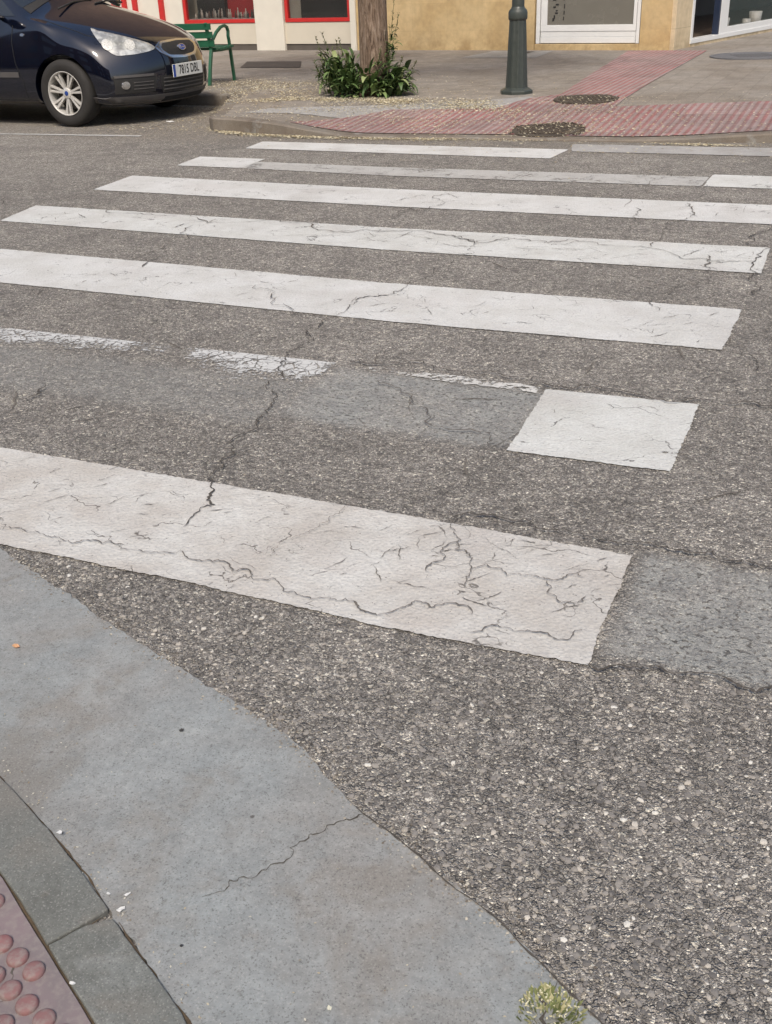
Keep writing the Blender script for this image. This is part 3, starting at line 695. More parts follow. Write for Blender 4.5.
# ------------------------------------------------------------------ street things
# manhole covers
IR2 = simple('cover_iron', (.065, .052, .040), .75, .5, 30, bump=.7, bscale=80)
def manhole(x, y, r, label, mat=IR2):
    e = empty('manhole_cover', (x, y, pz(x, y)+.006), 0, label, 'manhole cover', 'round manhole covers in the far pavement')
    dy = (pz(x, y+.2)-pz(x, y-.2))/.4; dx = (pz(x+.2, y)-pz(x-.2, y))/.4; e.rotation_euler = (math.atan(dy), -math.atan(dx), 0)
    MB().lathe([(r, -.01), (r, .008), (r-.04, .008), (r-.045, .002)], 48, smooth=False).build('frame', mat, e)
    c = MB().lathe([(r-.046, .004), (r-.15, .005), (.001, .005)], 48, smooth=False)
    for i in range(-5, 6):
        for j in range(-5, 6):
            if math.hypot(i, j)*.045 < r-.08: c.box(i*.045-.014, i*.045+.014, j*.045-.006, j*.045+.006, .0052, .010, Matrix.Rotation(.4, 4, 'Z'))
    c.build('cover', mat, e)
manhole(-2.60, 9.23, .29, 'round dark manhole cover scattered with pale petals nearest the dropped kerb')
manhole(-2.62, 10.69, .31, 'round dark manhole cover at the upper corner of the red tiles')
def cover_debris(x, y, r):
    def f():
        a = random.uniform(0, 6.28); rr = r*(random.random()**.5)*(1.0+.25*noise.noise(Vector((math.cos(a)*1.5, math.sin(a)*1.5, x))))
        px, py = x+math.cos(a)*rr, y+math.sin(a)*rr*.95
        if noise.noise(Vector((px*9, py*9, 2))) < -.25 or py < kin_y(px)+.03: return None
        return (px, py, pz(px, py)+.012)
    pebbles('cover_litter', 1300, f, 'dark brown litter and grit heaped on the manhole cover', (.006, .018), mat_debris('litter_grit', [(0, (.03, .024, .018)), (.6, (.075, .058, .042)), (.86, (.13, .10, .07)), (.9, (.45, .40, .28)), (1, (.60, .56, .42))]))
cover_debris(-2.58, 9.18, .34); cover_debris(-2.62, 10.69, .33)
manhole(-1.62, 15.6, .55, 'large smooth grey round cover before the glazed shopfront', simple('grey_cover', (.12, .12, .125), .7, .3, 20))

# lamp post
GP = simple('green_grey_paint', (.042, .050, .044), .45, .25, 14, bump=.15, bscale=90)
lp = empty('lamp_post', (-3.48, 11.2, .12), 0, 'green grey cast iron lamp post standing beside the red tiles', 'lamp post')
mb = MB().lathe([(.175, -.01), (.175, .03), (.16, .04), (.14, .05), (.12, .06)], 8, smooth=False); mb.build('base', GP, lp, .004)
mb = MB(); n = 20; vs = []; prof = [(.118, .03), (.113, .10), (.103, .30), (.095, .50), (.085, .70)]
for r, z in prof:
    for k in range(n*2):
        t = math.pi*k/n; rr = r*(1 if k % 4 < 2 else .95); vs.append((rr*math.cos(t), rr*math.sin(t), z))
mb.add(vs, [(i*2*n+k, i*2*n+(k+1) % (2*n), (i+1)*2*n+(k+1) % (2*n), (i+1)*2*n+k) for i in range(4) for k in range(2*n)]); mb.build('pedestal', GP, lp)
MB().lathe([(.083, .69), (.094, .70), (.097, .715), (.097, .765), (.088, .785), (.072, .80), (.066, .815)], 32).build('collar', GP, lp)
MB().lathe([(.063, .80), (.062, .95), (.060, 1.5), (.062, 1.52), (.05, 2.6), (.045, 3.9), (.001, 3.95)], 24).build('shaft', GP, lp)
ln = MB().lathe([(.05, 3.9), (.12, 4.0), (.17, 4.35), (.20, 4.40), (.12, 4.52), (.02, 4.6), (.001, 4.66)], 8, smooth=False).build('lantern', GP, lp)
MB().lathe([(.10, 4.03), (.155, 4.34)], 8, smooth=False).build('lantern_glass', simple('frosted', (.7, .7, .66), .3), ln)

# bench
BG = simple('bench_green', (.020, .105, .055), .4, .25, 20, bump=.1, bscale=80)
be = empty('park_bench', (-7.51, 11.80, .12), R(4), 'green slatted park bench facing the shops behind the car', 'bench')
Ln = 1.85; be.scale = (1, 1.15, 1)
for z0, y0 in ((.42+.01, .12), ): pass
seat = MB()
for i, (y, z) in enumerate(((.10, .405), (.17, .40), (.24, .40), (.31, .402), (.38, .405), (.45, .408))): seat.box(-Ln, 0, y-.028, y+.028, z-.012, z+.014)
seat.build('seat', BG, be, .004)
back = MB()
for y, z in ((.035, .47), (.012, .565), (-.012, .66)): back.box(-Ln, 0, y-.012, y+.014, z-.036, z+.036)
back.build('backrest', BG, be, .004)
for x in (-.06, -Ln+.06):
    MB().tube([(x, -.06, 0), (x, -.01, .2), (x, .055, .40), (x, .03, .52), (x, -.02, .70)], .024, 4).build('leg', BG, be, .003)
    MB().tube([(x, .52, 0), (x, .50, .2), (x, .485, .39)], .023, 4).build('leg', BG, be, .003)
    MB().tube([(x, .04, .385), (x, .25, .378), (x, .49, .385)], .02, 4).build('seat_rail', BG, be, .003)
    MB().tube([(x, .055, .42), (x, .10, .50), (x, .20, .58), (x, .31, .635), (x, .40, .648), (x, .455, .625), (x, .475, .58), (x, .465, .53), (x, .475, .48), (x, .485, .39)], .022, 4).build('armrest', BG, be, .003)

# tree
def mat_bark():
    t = NT('bark'); mp = t.n('ShaderNodeMapping', {'Vector': t.P, 'Scale': (1, 1, .16)}).outputs[0]
    a = t.noise(34, 6, .75, mp, 1.2); b = t.noise(60, 4, .6, mp)
    c = t.ramp(a, (.36, (.06, .042, .032)), (.47, (.20, .14, .098)), (.64, (.36, .28, .215)))
    c = t.mix(t.mr(t.noise(3, 3), .5, .7, 0., .45), c, (.20, .13, .085))
    nm = t.bump(a, .9, .03); nm = t.bump(b, .5, .008, nm); return t.fin(c, .9, nm, spec=.2)
tr = empty('street_tree', (-5.0, 11.0, .11), 0, 'rough brown barked street tree rising from a ring of weeds', 'tree')
tb = MB(); pts = [(0, 0, -.05), (0, 0, .08), (.005, 0, .35), (.0, 0, .8), (-.01, .01, 1.4), (.02, .02, 2.4), (.05, .0, 3.3)]; rd = [.22, .172, .156, .149, .145, .14, .125]
rows_ = 60; n = 40; vs = []
for i in range(rows_+1):
    s = i/rows_*(len(pts)-1); k = min(int(s), len(pts)-2); f = s-k; p = Vector(pts[k]).lerp(Vector(pts[k+1]), f); r = rd[k]*(1-f)+rd[k+1]*f
    for j in range(n):
        a = 2*math.pi*j/n; d = 1+.07*noise.noise(Vector((math.cos(a)*3.5, math.sin(a)*3.5, p.z*.6)))+.05*noise.noise(Vector((math.cos(a)*9, math.sin(a)*9, p.z*1.6)))
        vs.append((p.x+math.cos(a)*r*d, p.y+math.sin(a)*r*d, p.z))
tb.add(vs, [(i*n+j, i*n+(j+1) % n, (i+1)*n+(j+1) % n, (i+1)*n+j) for i in range(rows_) for j in range(n)], True)
ends = []
for k in range(7):
    a = k*.9+.3; L = random.uniform(1.3, 2.2); e = Vector((math.cos(a)*L, math.sin(a)*L, 3.2+random.uniform(1.0, 2.2))); s0 = Vector((.05, 0, 3.1))
    mid = s0.lerp(e, .5)+Vector((0, 0, .15)); tb.tube([s0, mid, e], [.08, .05, .02], 8); ends.append((mid, e))
    for q in range(3):
        e2 = e+Vector((random.uniform(-.8, .8), random.uniform(-.8, .8), random.uniform(-.1, .7))); tb.tube([mid.lerp(e, .6), e2], [.025, .008], 6); ends.append((e, e2))
tb.build('trunk', mat_bark(), tr)
lf = MB()
for k in range(11000):
    a, b = random.choice(ends); p = a.lerp(b, random.uniform(.4, 1.15))+Vector([random.gauss(0, .34) for _ in range(3)])
    s = random.uniform(.04, .075); q = Matrix.Rotation(random.uniform(0, 6.28), 3, 'Z') @ Matrix.Rotation(random.uniform(-1, 1), 3, 'X')
    lf.add([p+q@Vector(v) for v in ((-s, 0, 0), (-s*.2, -s*.42, s*.1), (s, 0, 0), (-s*.2, s*.42, s*.1))], [(0, 1, 2, 3)])
LEAF = mat_debris('leaf_green', [(0, (.035, .07, .018)), (.6, (.06, .11, .03)), (1, (.10, .15, .04))], .5)
lf.build('crown', LEAF, tr)

# weeds at the foot of the tree
def blade(mb, base, yawa, L, wd, bend, lift, nseg=5, rnd=random):
    d = Vector((math.cos(yawa), math.sin(yawa), 0)); s = Vector((-d.y, d.x, 0)); p = Vector(base); ang = lift; vs = []
    for i in range(nseg+1):
        f = i/nseg; ww = wd*math.sin(math.pi*min(.97, .12+f*.86))**.8
        vs += [p+s*ww+Vector((0, 0, ww*.35)), p, p-s*ww+Vector((0, 0, ww*.35))]
        p = p+(d*math.cos(ang)+Vector((0, 0, math.sin(ang))))*L/nseg; ang -= bend/nseg
    mb.add(vs, [(3*i+j, 3*i+j+1, 3*i+4+j, 3*i+3+j) for i in range(nseg) for j in (0, 1)], True)
we = empty('weed_clump', (-5.09, 10.84, .115), 0, 'dark green broad leaved weeds growing round the tree foot', 'weeds')
wl = MB(); ws = MB(); wsd = MB()
for i in range(620):
    a = random.uniform(0, 6.28); rr = random.uniform(.12, .42); bx = math.cos(a)*rr*1.12; by = math.sin(a)*rr*.8+.12
    if math.hypot(bx, by-.16) < .17: continue
    tall = random.random()
    side = 1.35 if bx < -.1 else (.9 if bx > .25 else 1)
    z0 = random.uniform(0, .16)*side if tall < .6 else random.uniform(.05, .34)*side
    blade(wl, (bx, by, z0*.8), a+random.gauss(0, .9), random.uniform(.10, .24), random.uniform(.014, .034), random.uniform(.6, 2.2), random.uniform(.3, 1.4))
for i in range(110):
    bx = random.gauss(-.27, .10); by = random.uniform(-.05, .25)
    blade(wl, (bx, by, random.uniform(0, .22)), random.uniform(0, 6.28), random.uniform(.14, .26), random.uniform(.010, .022), random.uniform(.3, 1.3), random.uniform(1.0, 1.5))
for (x, y, h, dx) in ((-.42, .1, .50, -.14), (-.33, .05, .42, -.02), (-.22, 0, .48, -.05), (-.25, .14, .36, .1), (.20, .12, .56, .04), (.26, .08, .70, .16), (.24, .14, .6, .05), (.34, .05, .33, .12), (-.30, .12, .55, -.20), (.4, .1, .3, .2), (-.38, .02, .33, -.1), (-.15, -.06, .36, .02), (.15, -.02, .42, .1), (-.48, .1, .3, -.12), (.3, .0, .45, .03), (-.12, .0, .5, -.12), (.22, .2, .8, .10)):
    h *= 1.12; top = Vector((x+dx, y, h)); ws.tube([(x, y, 0), (x+dx*.3, y, h*.5), top], [.005, .004, .002], 5)
    for q in range(26):
        f = random.uniform(.45, 1.02); p = Vector((x+dx*f, y, h*f)); 
        if f > .72:
            for _ in range(2): blade(wsd, p, random.uniform(0, 6.28), random.uniform(.02, .04), .005, .5, random.uniform(.2, 1.2), 2)
        else: blade(wl, p, random.uniform(0, 6.28), random.uniform(.06, .13), random.uniform(.008, .016), 1.4, random.uniform(.2, 1.1), 3)
WL = mat_debris('dock_leaf', [(0, (.035, .06, .02)), (.4, (.08, .135, .045)), (.8, (.16, .23, .08)), (1, (.27, .31, .14))], .45)
wl.build('leaves', WL, we); ws.build('stalk', mat_debris('stalk', [(0, (.07, .10, .035)), (1, (.12, .13, .05))]), we); wsd.build('seed_head', mat_debris('seed', [(0, (.08, .10, .04)), (1, (.20, .19, .09))]), we)

# ------------------------------------------------------------------ buildings (local x runs along the facade, -y towards the street)
FRZ = math.atan2(16.72-17.55, 7.9)
def mat_stone(name, a, b, grime, bw=.62, bh=.40, jc=.6):
    t = NT(name)
    mp = t.n('ShaderNodeCombineXYZ', {}); sp = t.n('ShaderNodeSeparateXYZ', {0: t.P}); t.set(mp.inputs[0], t.m_('ADD', sp.outputs[0], sp.outputs[1])); t.set(mp.inputs[1], sp.outputs[2])
    br = t.n('ShaderNodeTexBrick', {'Vector': mp.outputs[0], 'Scale': 1., 'Color1': (1., 1, 1), 'Color2': (.88, .88, .88), 'Mortar': (jc,)*3, 'Mortar Size': .003, 'Brick Width': bw, 'Row Height': bh}); br.offset = 0
    n1 = t.noise(1.6, 5, .6, t.warp(1.5, .5)); n2 = t.noise(10, 5, .6)
    c = t.mix(t.mr(n1, .3, .7), a, b); c = t.mix(1., c, br.outputs['Color'], 'MULTIPLY')
    c = t.mix(1., c, t.ramp(n2, (.3, .86), (.7, 1.1)), 'MULTIPLY')
    low = t.m_('MULTIPLY', t.mr(sp.outputs[2], .12, .50, 1., 0.), t.mr(t.noise(4, 5, .7), .35, .7))
    c = t.mix(t.m_('MULTIPLY', low, .6), c, grime)
    return t.fin(c, .65, t.bump(n2, .15, .01), spec=.4)
OCH = mat_stone('ochre_stone', (.62, .465, .25), (.51, .36, .175), (.22, .135, .055), jc=.86)
BEI = mat_stone('beige_stone', (.66, .54, .36), (.58, .46, .29), (.25, .18, .10))
BRK = mat_stone('brown_brick', (.30, .17, .10), (.24, .13, .075), (.10, .07, .05), .25, .08, .5)
CRM = simple('cream_render', (.58, .53, .43), .7, .12, 3, bump=.1)
WHT = simple('white_pillar', (.66, .62, .53), .6, .1, 4)
WAL = simple('white_aluminium', (.72, .72, .70), .35, .06, 6)
RED = simple('red_frame', (.50, .025, .022), .35, .2, 8)
PLI = simple('dark_plinth', (.10, .085, .07), .8, .3, 6)
INT = simple('dark_interior', (.030, .026, .024), .7, .4, 3)
def mat_glass(name, tint, rough=.04):
    t = NT(name); t.b.inputs['Alpha'].default_value = .22
    return t.fin(tint, rough, None, spec=.6)
GL = mat_glass('shop_glass', (.03, .035, .035))
GLF = simple('frosted_door_glass', (.17, .16, .135), .22, .12, 3)

shop = empty('corner_shop', (-10.8, 17.55, 0), FRZ, 'cream shop with red framed windows behind the green bench', 'shop')
XL = -9.0
MB().box(XL, 2.66, .55, 6, 0, 3.2).build('wall', CRM, shop)
MB().box(XL, 2.66, -.06, 6, 3.2, 13).build('upper_storeys', mat_stone('dark_brick', (.17, .11, .08), (.13, .085, .06), (.08, .06, .05), .25, .08, .5), shop)
for x0, x1 in ((XL, .66), (1.20, 2.56)):
    MB().box(x0, x1, .0, .55, .22, .555).build('panel', CRM, shop)
    MB().box(x0, x1, .015, .55, 0, .22).build('plinth', PLI, shop)
    MB().box(x0, x1, .0, .55, 2.3, 3.2).build('upper_wall', CRM, shop)
MB().box(.62, 1.22, -.05, .55, 0, 3.2).build('pillar', WHT, shop, .01)
MB().box(2.55, 2.66, -.03, .55, 0, 3.2).build('pillar', WHT, shop, .01)
def window(x0, x1, z0, z1, parent, fr=.06, label=None, posts=()):
    f = MB(); f.box(x0, x1, -.012, .07, z0, z0+fr); f.box(x0, x1, -.012, .07, z1-fr, z1); f.box(x0, x0+fr, -.010, .068, z0+fr, z1-fr); f.box(x1-fr, x1, -.010, .068, z0+fr, z1-fr)
    for p in posts: f.box(p-.03, p+.03, -.009, .066, z0+fr, z1-fr)
    o = tag(f.build('window', RED, parent, .004), label)
    MB().box(x0+fr, x1-fr, .02, .028, z0+fr, z1-fr).build('pane', GL, o); return o
window(-.98, .66, .56, 2.3, shop, label='red framed display window between bench and pillar')
window(1.24, 2.56, .56, 2.3, shop, label='red framed dark window right of the white pillar')
for p in (-2.36, -2.1, -1.47):
    MB().box(p-.05, p+.05, -.05, .06, .22, 2.3).build('post', RED, shop, .005)
MB().box(XL, -1.0, .002, .06, .56, 2.3).build('infill_panel', WHT, shop)
# recess behind the panes
MB().box(-.96, .66, .50, .548, .56, 2.3).build('display_back', simple('display_red', (.38, .03, .03), .6, .3, 3), shop)
MB().box(-.98, -.35, .40, .49, .60, 1.5).build('display_board', INT, shop)
MB().box(1.24, 2.56, .50, .548, .56, 2.3).build('display_back', INT, shop)
gd = [simple('tin_grey', (.33, .30, .26), .4, .3, 30, metal=.4), simple('tin_pale', (.5, .45, .38), .5), simple('tin_brown', (.12, .07, .05), .5), simple('tin_dark', (.05, .06, .05), .5)]
MB().box(-.95, .62, .06, .39, .60, .631).build('display_shelf', simple('display_white', (.45, .40, .35), .5), shop)
for i in range(30):
    x = -.85+i*.05+random.uniform(-.01, .01); h = random.uniform(.07, .17); r = random.uniform(.014, .022)
    o = MB().lathe([(.001, 0), (r, 0), (r, h*.6), (r*.5, h*.75), (r*.45, h), (.001, h)], 12).build('display_jar', random.choice(gd))
    w_ = Matrix.Translation((-10.8, 17.55, 0)) @ Matrix.Rotation(FRZ, 4, 'Z'); o.location = w_@Vector((x, random.uniform(.10, .22), .632))
    tag(o, 'small jar among the row on the red shop window shelf', 'jar', 'jars standing in the red shop window')

ob = empty('stone_building', (-10.8, 17.55, 0), FRZ, 'ochre stone clad building with a white entrance door', 'building')
MB().box(2.665, 5.83, 0, 6, 0, 13).build('wall', OCH, ob)
MB().box(7.485, 7.93, .0, .3, 0, 13).build('wall', OCH, ob)
MB().box(5.83, 7.485, .10, 6, 0, .10).build('floor_slab', PLI, ob)
MB().box(5.835, 7.48, .005, .3, .0, .205).build('doorstep', OCH, ob, .006)
MB().box(5.835, 7.48, .003, 6, 2.4, 13).build('lintel', OCH, ob)
MB().box(5.835, 7.48, .7, .75, .1, 2.4).build('hall', INT, ob)
d = MB()
d.box(5.85, 5.91, .02, .12, .21, 2.38); d.box(7.42, 7.47, .02, .12, .21, 2.38); d.box(5.91, 7.42, .021, .119, 2.30, 2.38)
df = d.build('door_frame', WAL, ob, .004)
d = MB(); d.box(5.92, 7.41, .035, .095, .215, .30); d.box(5.92, 7.41, .042, .09, .302, .375); d.box(5.92, 7.41, .035, .095, .377, .465)
d.box(5.92, 6.02, .036, .096, .465, 2.29); d.box(7.36, 7.41, .036, .096, .465, 2.29)
door = tag(d.build('door', WAL, ob, .004), 'white aluminium door with a ribbed kick panel')
MB().box(6.02, 7.36, .055, .065, .465, 2.29).build('door_glass', GLF, door)
lt = MB(); BK = simple('black_vinyl', (.015, .015, .015), .5)
for x, z, w_, h in ((6.10, .52, .025, .04), (6.12, .55, .02, .05), (6.14, .62, .045, .018), (6.15, .655, .03, .015), (6.11, .70, .04, .02), (6.145, .735, .05, .02), (6.27, .53, .014, .05), (6.275, .61, .014, .05), (6.28, .69, .014, .06), (6.10, .80, .05, .02), (6.27, .80, .014, .08), (6.12, .88, .04, .02)):
    lt.box(x, x+w_, .051, .0545, z, z+h)
lt.build('lettering', BK, door)

# glazed shopfront running back from the corner
C0 = Vector((-2.845, 16.72)); DD = (Vector((-1.89, 20.74))-Vector((-2.77, 17.1))).normalized()
DRZ = math.atan2(DD.y, DD.x)
gs = empty('glazed_shop', (C0.x, C0.y, 0), DRZ, 'beige stone shop with white framed glass front on the diagonal corner', 'shop')
off = .29
GB = MB
MB().box(0, off+.27, .0, .5, 0, 7).build('pillar', BEI, gs, .006)
MB().box(off+.27, off+14, .0, .4, 2.5, 7).build('wall', BEI, gs)
MB().box(off+.27, off+14, -.01, .45, 0, .165).build('doorstep', BEI, gs)
MB().box(off+.27, off+14, -.02, .12, .165, .225).build('sill', WAL, gs, .003)
fr = MB(); fr.box(off+.28, off+.36, -.005, .1, .225, 2.5); fr.box(off+1.38, off+1.70, -.004, .1, .225, 2.5); fr.box(off+1.70, off+13.9, -.003, .1, .225, .31); fr.box(off+5.2, off+5.3, -.002, .1, .31, 2.5); fr.box(off+9.2, off+9.3, -.002, .1, .31, 2.5)
fr.build('window_frame', WAL, gs, .004)
MB().box(off+1.70, off+13.9, .03, .04, .31, 2.5).build('window_pane', mat_glass('green_glass', (.05, .085, .075)), gs)
MB().box(off+1.32, off+1.375, .0, .09, .225, 2.5).build('door_edge', simple('dark_blue_edge', (.02, .03, .06), .4), gs)
MB().box(off+.36, off+13.9, 3.0, 3.05, .1, 2.5).build('back_wall', simple('shop_dim', (.10, .09, .08), .8, .3, 2), gs)
MB().box(off+.36, off+13.9, .45, 3.0, .165, .17).build('floor', simple('shop_floor', (.12, .09, .07), .5), gs)
MB().box(off+.36, off+13.9, .10, 3.0, 2.5, 2.52).build('ceiling', INT, gs)
GW = Matrix.Translation((C0.x, C0.y, 0)) @ Matrix.Rotation(DRZ, 4, 'Z')
def inshop(name, label, cat, lx, ly, lz=.17, rz=0, group=None):
    p = GW@Vector((lx, ly, lz)); return empty(name, p, DRZ+rz, label, cat, group)
tbm = simple('table_dark', (.04, .025, .018), .4)
e = inshop('side_table', 'dark table inside the open doorway', 'table', off+1.0, 1.2)
MB().box(-.35, .35, -.25, .25, .42, .46).build('table_top', tbm, e, .005)
for sx in (-.3, .3):
    for sy in (-.2, .2): MB().box(sx-.02, sx+.02, sy-.02, sy+.02, 0, .42).build('leg', tbm, e)
e = inshop('coat_stand', 'grey pole stand inside the doorway beside the table', 'stand', off+1.15, .8)
MB().lathe([(.14, 0), (.14, .015), (.02, .03), (.016, .05), (.016, 1.7), (.001, 1.7)], 16).build('pole', simple('grey_metal', (.35, .34, .32), .3, metal=.8), e)
potm = simple('white_pot', (.62, .60, .56), .4)
for (lx, ly, s, lb) in ((off+2.25, .28, 1.0, 'white plant pot low behind the glass, left one'), (off+3.35, .30, .7, 'small white pot farther right behind the glass'), (off+3.75, .30, 1.1, 'larger white pot at the right edge of the shop window')):
    e = inshop('plant_pot', lb, 'plant pot', lx, ly, .172, 0, 'white pots behind the shop glass')
    MB().lathe([(.001, 0), (.075*s, 0), (.10*s, .24*s), (.092*s, .24*s), (.088*s, .22*s), (.001, .22*s)], 24).build('pot', potm, e)

# opposite side of the street, seen only in reflections
op = empty('brick_building', (-6, -9, 0), 0, 'red brown brick apartment block on the near side of the street', 'building')
MB().box(-20, 16, -8, 0, 0, 10.5).build('wall', BRK, op)
for i in range(9):
    for z in (.6, 3.8, 6.9):
        x = -18+i*3.8; MB().box(x, x+1.7, .003, .05, z, z+1.7).build('window', simple('pale_blind', (.5, .5, .48), .4) if (i+int(z)) % 3 else GLF, op)

# ------------------------------------------------------------------ car
def mat_carpaint():
    t = NT('dark_blue_car_paint'); t.fin((.0045, .007, .017), .16, None, spec=.5)
    t.b.inputs['Metallic'].default_value = .3
    t.set(t.b.inputs['Roughness'], t.mr(t.noise(5, 5, .6), .35, .75, .06, .16))
    c = t.mix(t.mr(t.noise(3, 5, .65), .5, .8, 0., .10), (.003, .005, .014), (.08, .065, .05)); t.set(t.b.inputs['Base Color'], c)
    t.b.inputs['Coat Weight'].default_value = 1; t.b.inputs['Coat Roughness'].default_value = .04
    return t.m
PAINT = mat_carpaint()
BLK = simple('black_plastic', (.018, .017, .016), .65, .3, 12)
TRIM = simple('grey_plastic', (.075, .070, .068), .6, .3, 12)
CHR = simple('chrome', (.62, .62, .62), .18, .05, 5, metal=1)
RUB = simple('tyre_rubber', (.022, .020, .018), .8, .35, 12, bump=.2)
RIM = simple('alloy', (.60, .58, .54), .4, .12, 10, metal=.4)
CGL = simple('car_glass', (.012, .014, .014), .04, .1, 2, coat=1)
LIN = simple('arch_liner', (.008, .008, .008), .95)
CAR = empty('parked_car', (-7.53, 9.90, 0), R(0), 'dark blue compact car parked in the bay facing the bench, front right corner showing', 'car')

# body grid: profiles run from under the nose over bonnet and roof to the tail
cen = [(.80, .17), (.855, .22), (.875, .33), (.885, .46), (.88, .58), (.845, .70), (.79, .765), (.62, .865), (.35, .965), (.05, 1.045), (-.16, 1.09), (-.30, 1.135), (-.70, 1.375), (-1.02, 1.53), (-1.5, 1.60), (-2.1, 1.595), (-2.7, 1.555), (-3.12, 1.48), (-3.30, 1.30), (-3.40, 1.02), (-3.46, .80), (-3.50, .55), (-3.47, .35), (-3.40, .2)]
#           edge line: (x, y, z) of the side border of that sheet, same count
edg = [(.42, .80, .17), (.47, .835, .22), (.50, .862, .33), (.49, .875, .46), (.46, .87, .58), (.36, .855, .715), (.27, .845, .775), (.14, .83, .85), (-.02, .815, .915), (-.20, .80, .965), (-.34, .79, .995), (-.46, .77, 1.04), (-.86, .665, 1.30), (-1.15, .605, 1.455), (-1.55, .59, 1.52), (-2.1, .585, 1.515), (-2.65, .59, 1.47), (-3.02, .60, 1.39), (-3.16, .64, 1.22), (-3.24, .70, 1.0), (-3.26, .76, .80), (-3.27, .79, .55), (-3.25, .79, .35), (-3.2, .76, .2)]
def body_mesh():
    NJ = 6; vid = {}; V = []; F = []
    def vv(key, co):
        if key not in vid: vid[key] = len(V); V.append(co)
        return vid[key]
    # symmetric top sheet, j from -NJ..NJ
    for i, (c, e) in enumerate(zip(cen, edg)):
        for j in range(-NJ, NJ+1):
            f = abs(j)/NJ; y = e[1]*(math.sin(f*math.pi/2*.86)/math.sin(math.pi/2*.86)) if i < 11 else e[1]*f**.92
            g = abs(y)/e[1]
            px_ = 2.6 if i < 8 else 2.2; pz_ = 2.4
            x = c[0]+(e[0]-c[0])*g**px_; z = c[1]+(e[2]-c[1])*g**pz_
            vv(('t', i, j), (x, math.copysign(y, j) if j else 0, z))
    n = len(cen)
    for i in range(n-1):
        for j in range(-NJ, NJ): F.append((vid['t', i, j], vid['t', i, j+1], vid['t', i+1, j+1], vid['t', i+1, j]))
    # side walls: rows 0..5 use the front border points i=0..5, then columns i=5..n-6 on top; rear border closes
    RW = 5
    nb = n-1
    cols = list(range(RW, n-RW))                       # top border indices used as columns
    sill_z = [.17, .21, .33, .47, .60]
    for sgn in (-1, 1):
        J_ = sgn*NJ
        for ci, i in enumerate(cols):
            for r in range(RW+1):
                if ci == 0: vid['s', sgn, ci, r] = vid['t', r, J_]; continue
                if ci == len(cols)-1: vid['s', sgn, ci, r] = vid['t', nb-r, J_]; continue
                if r == RW: vid['s', sgn, ci, r] = vid['t', i, J_]; continue
                ex_, ey_, ez_ = edg[i]
                xs = [(.42, .33, .33)]
                # x of the column on the body side: follow the border, but pulled apart for the cabin
                x = ex_; zz = [.17, .24, .42, .62, .80][r]
                wy = [.80, .875, .905, .912, .895][r]
                belt = None
                if ez_ > .96:                          # cabin columns: last rows are the belt line then glass up to the border
                    beltz = 1.0+max(0, -x-.5)*.03
                    zz = [.17, .26, .48, .72, beltz][r]; wy = [.80, .885, .915, .905, .845][r]
                else:
                    zz = [.17, .24, .40, .56, min(.76, ez_-.07)][r]; wy = [.79, .865, .90, .905, .885][r]
                if x > .2: wy -= (x-.2)*.12
                if x < -3.0: wy -= (-3.0-x)*.2; 
                vv(('s', sgn, ci, r), (x, sgn*wy, zz))
        for ci in range(len(cols)-1):
            for r in range(RW): F.append((vid['s', sgn, ci, r], vid['s', sgn, ci+1, r], vid['s', sgn, ci+1, r+1], vid['s', sgn, ci, r+1]))
    # floor
    for ci in range(len(cols)-1):
        F.append((vid['s', -1, ci, 0], vid['s', -1, ci+1, 0], vid['s', 1, ci+1, 0], vid['s', 1, ci, 0]))
    me = bpy.data.meshes.new('body'); me.from_pydata(V, [], F)
    bm = bmesh.new(); bm.from_mesh(me)
    holes = [e for e in bm.edges if e.is_boundary]; bmesh.ops.holes_fill(bm, edges=holes)
    bmesh.ops.recalc_face_normals(bm, faces=bm.faces); bm.to_mesh(me); bm.free()
    return me
def evald(o):
    dg = bpy.context.evaluated_depsgraph_get(); return bpy.data.meshes.new_from_object(o.evaluated_get(dg))
tmp = bpy.data.objects.new('tmp', body_mesh()); COL.objects.link(tmp)
sm = tmp.modifiers.new('s', 'SUBSURF'); sm.levels = sm.render_levels = 3
cut = MB()
for x in (0, -2.64):
    for y in (-.93, .66): cut.lathe([(.001, y), (.362, y), (.362, y+.30), (.001, y+.30)], 56, Matrix.Translation((x, 0, .325)), axis='Y')
cuto = cut.build('cutter', BLK)
bpy.context.view_layer.update()
full = evald(tmp)                                      # uncut surface for fitting trim to
bmf = bmesh.new(); bmf.from_mesh(full); BV = BVHTree.FromBMesh(bmf); bmf.free()
bo = tmp.modifiers.new('b', 'BOOLEAN'); bo.operation = 'DIFFERENCE'; bo.object = cuto; bo.solver = 'EXACT'
bpy.context.view_layer.update()
bme = evald(tmp); bme.name = 'body'; bme.materials.clear(); bme.materials.append(PAINT)
for p in bme.polygons: p.use_smooth = True
bme.set_sharp_from_angle(angle=R(38))
body = bpy.data.objects.new('body', bme); COL.objects.link(body); body.parent = CAR
bpy.data.objects.remove(tmp); bpy.data.objects.remove(cuto)

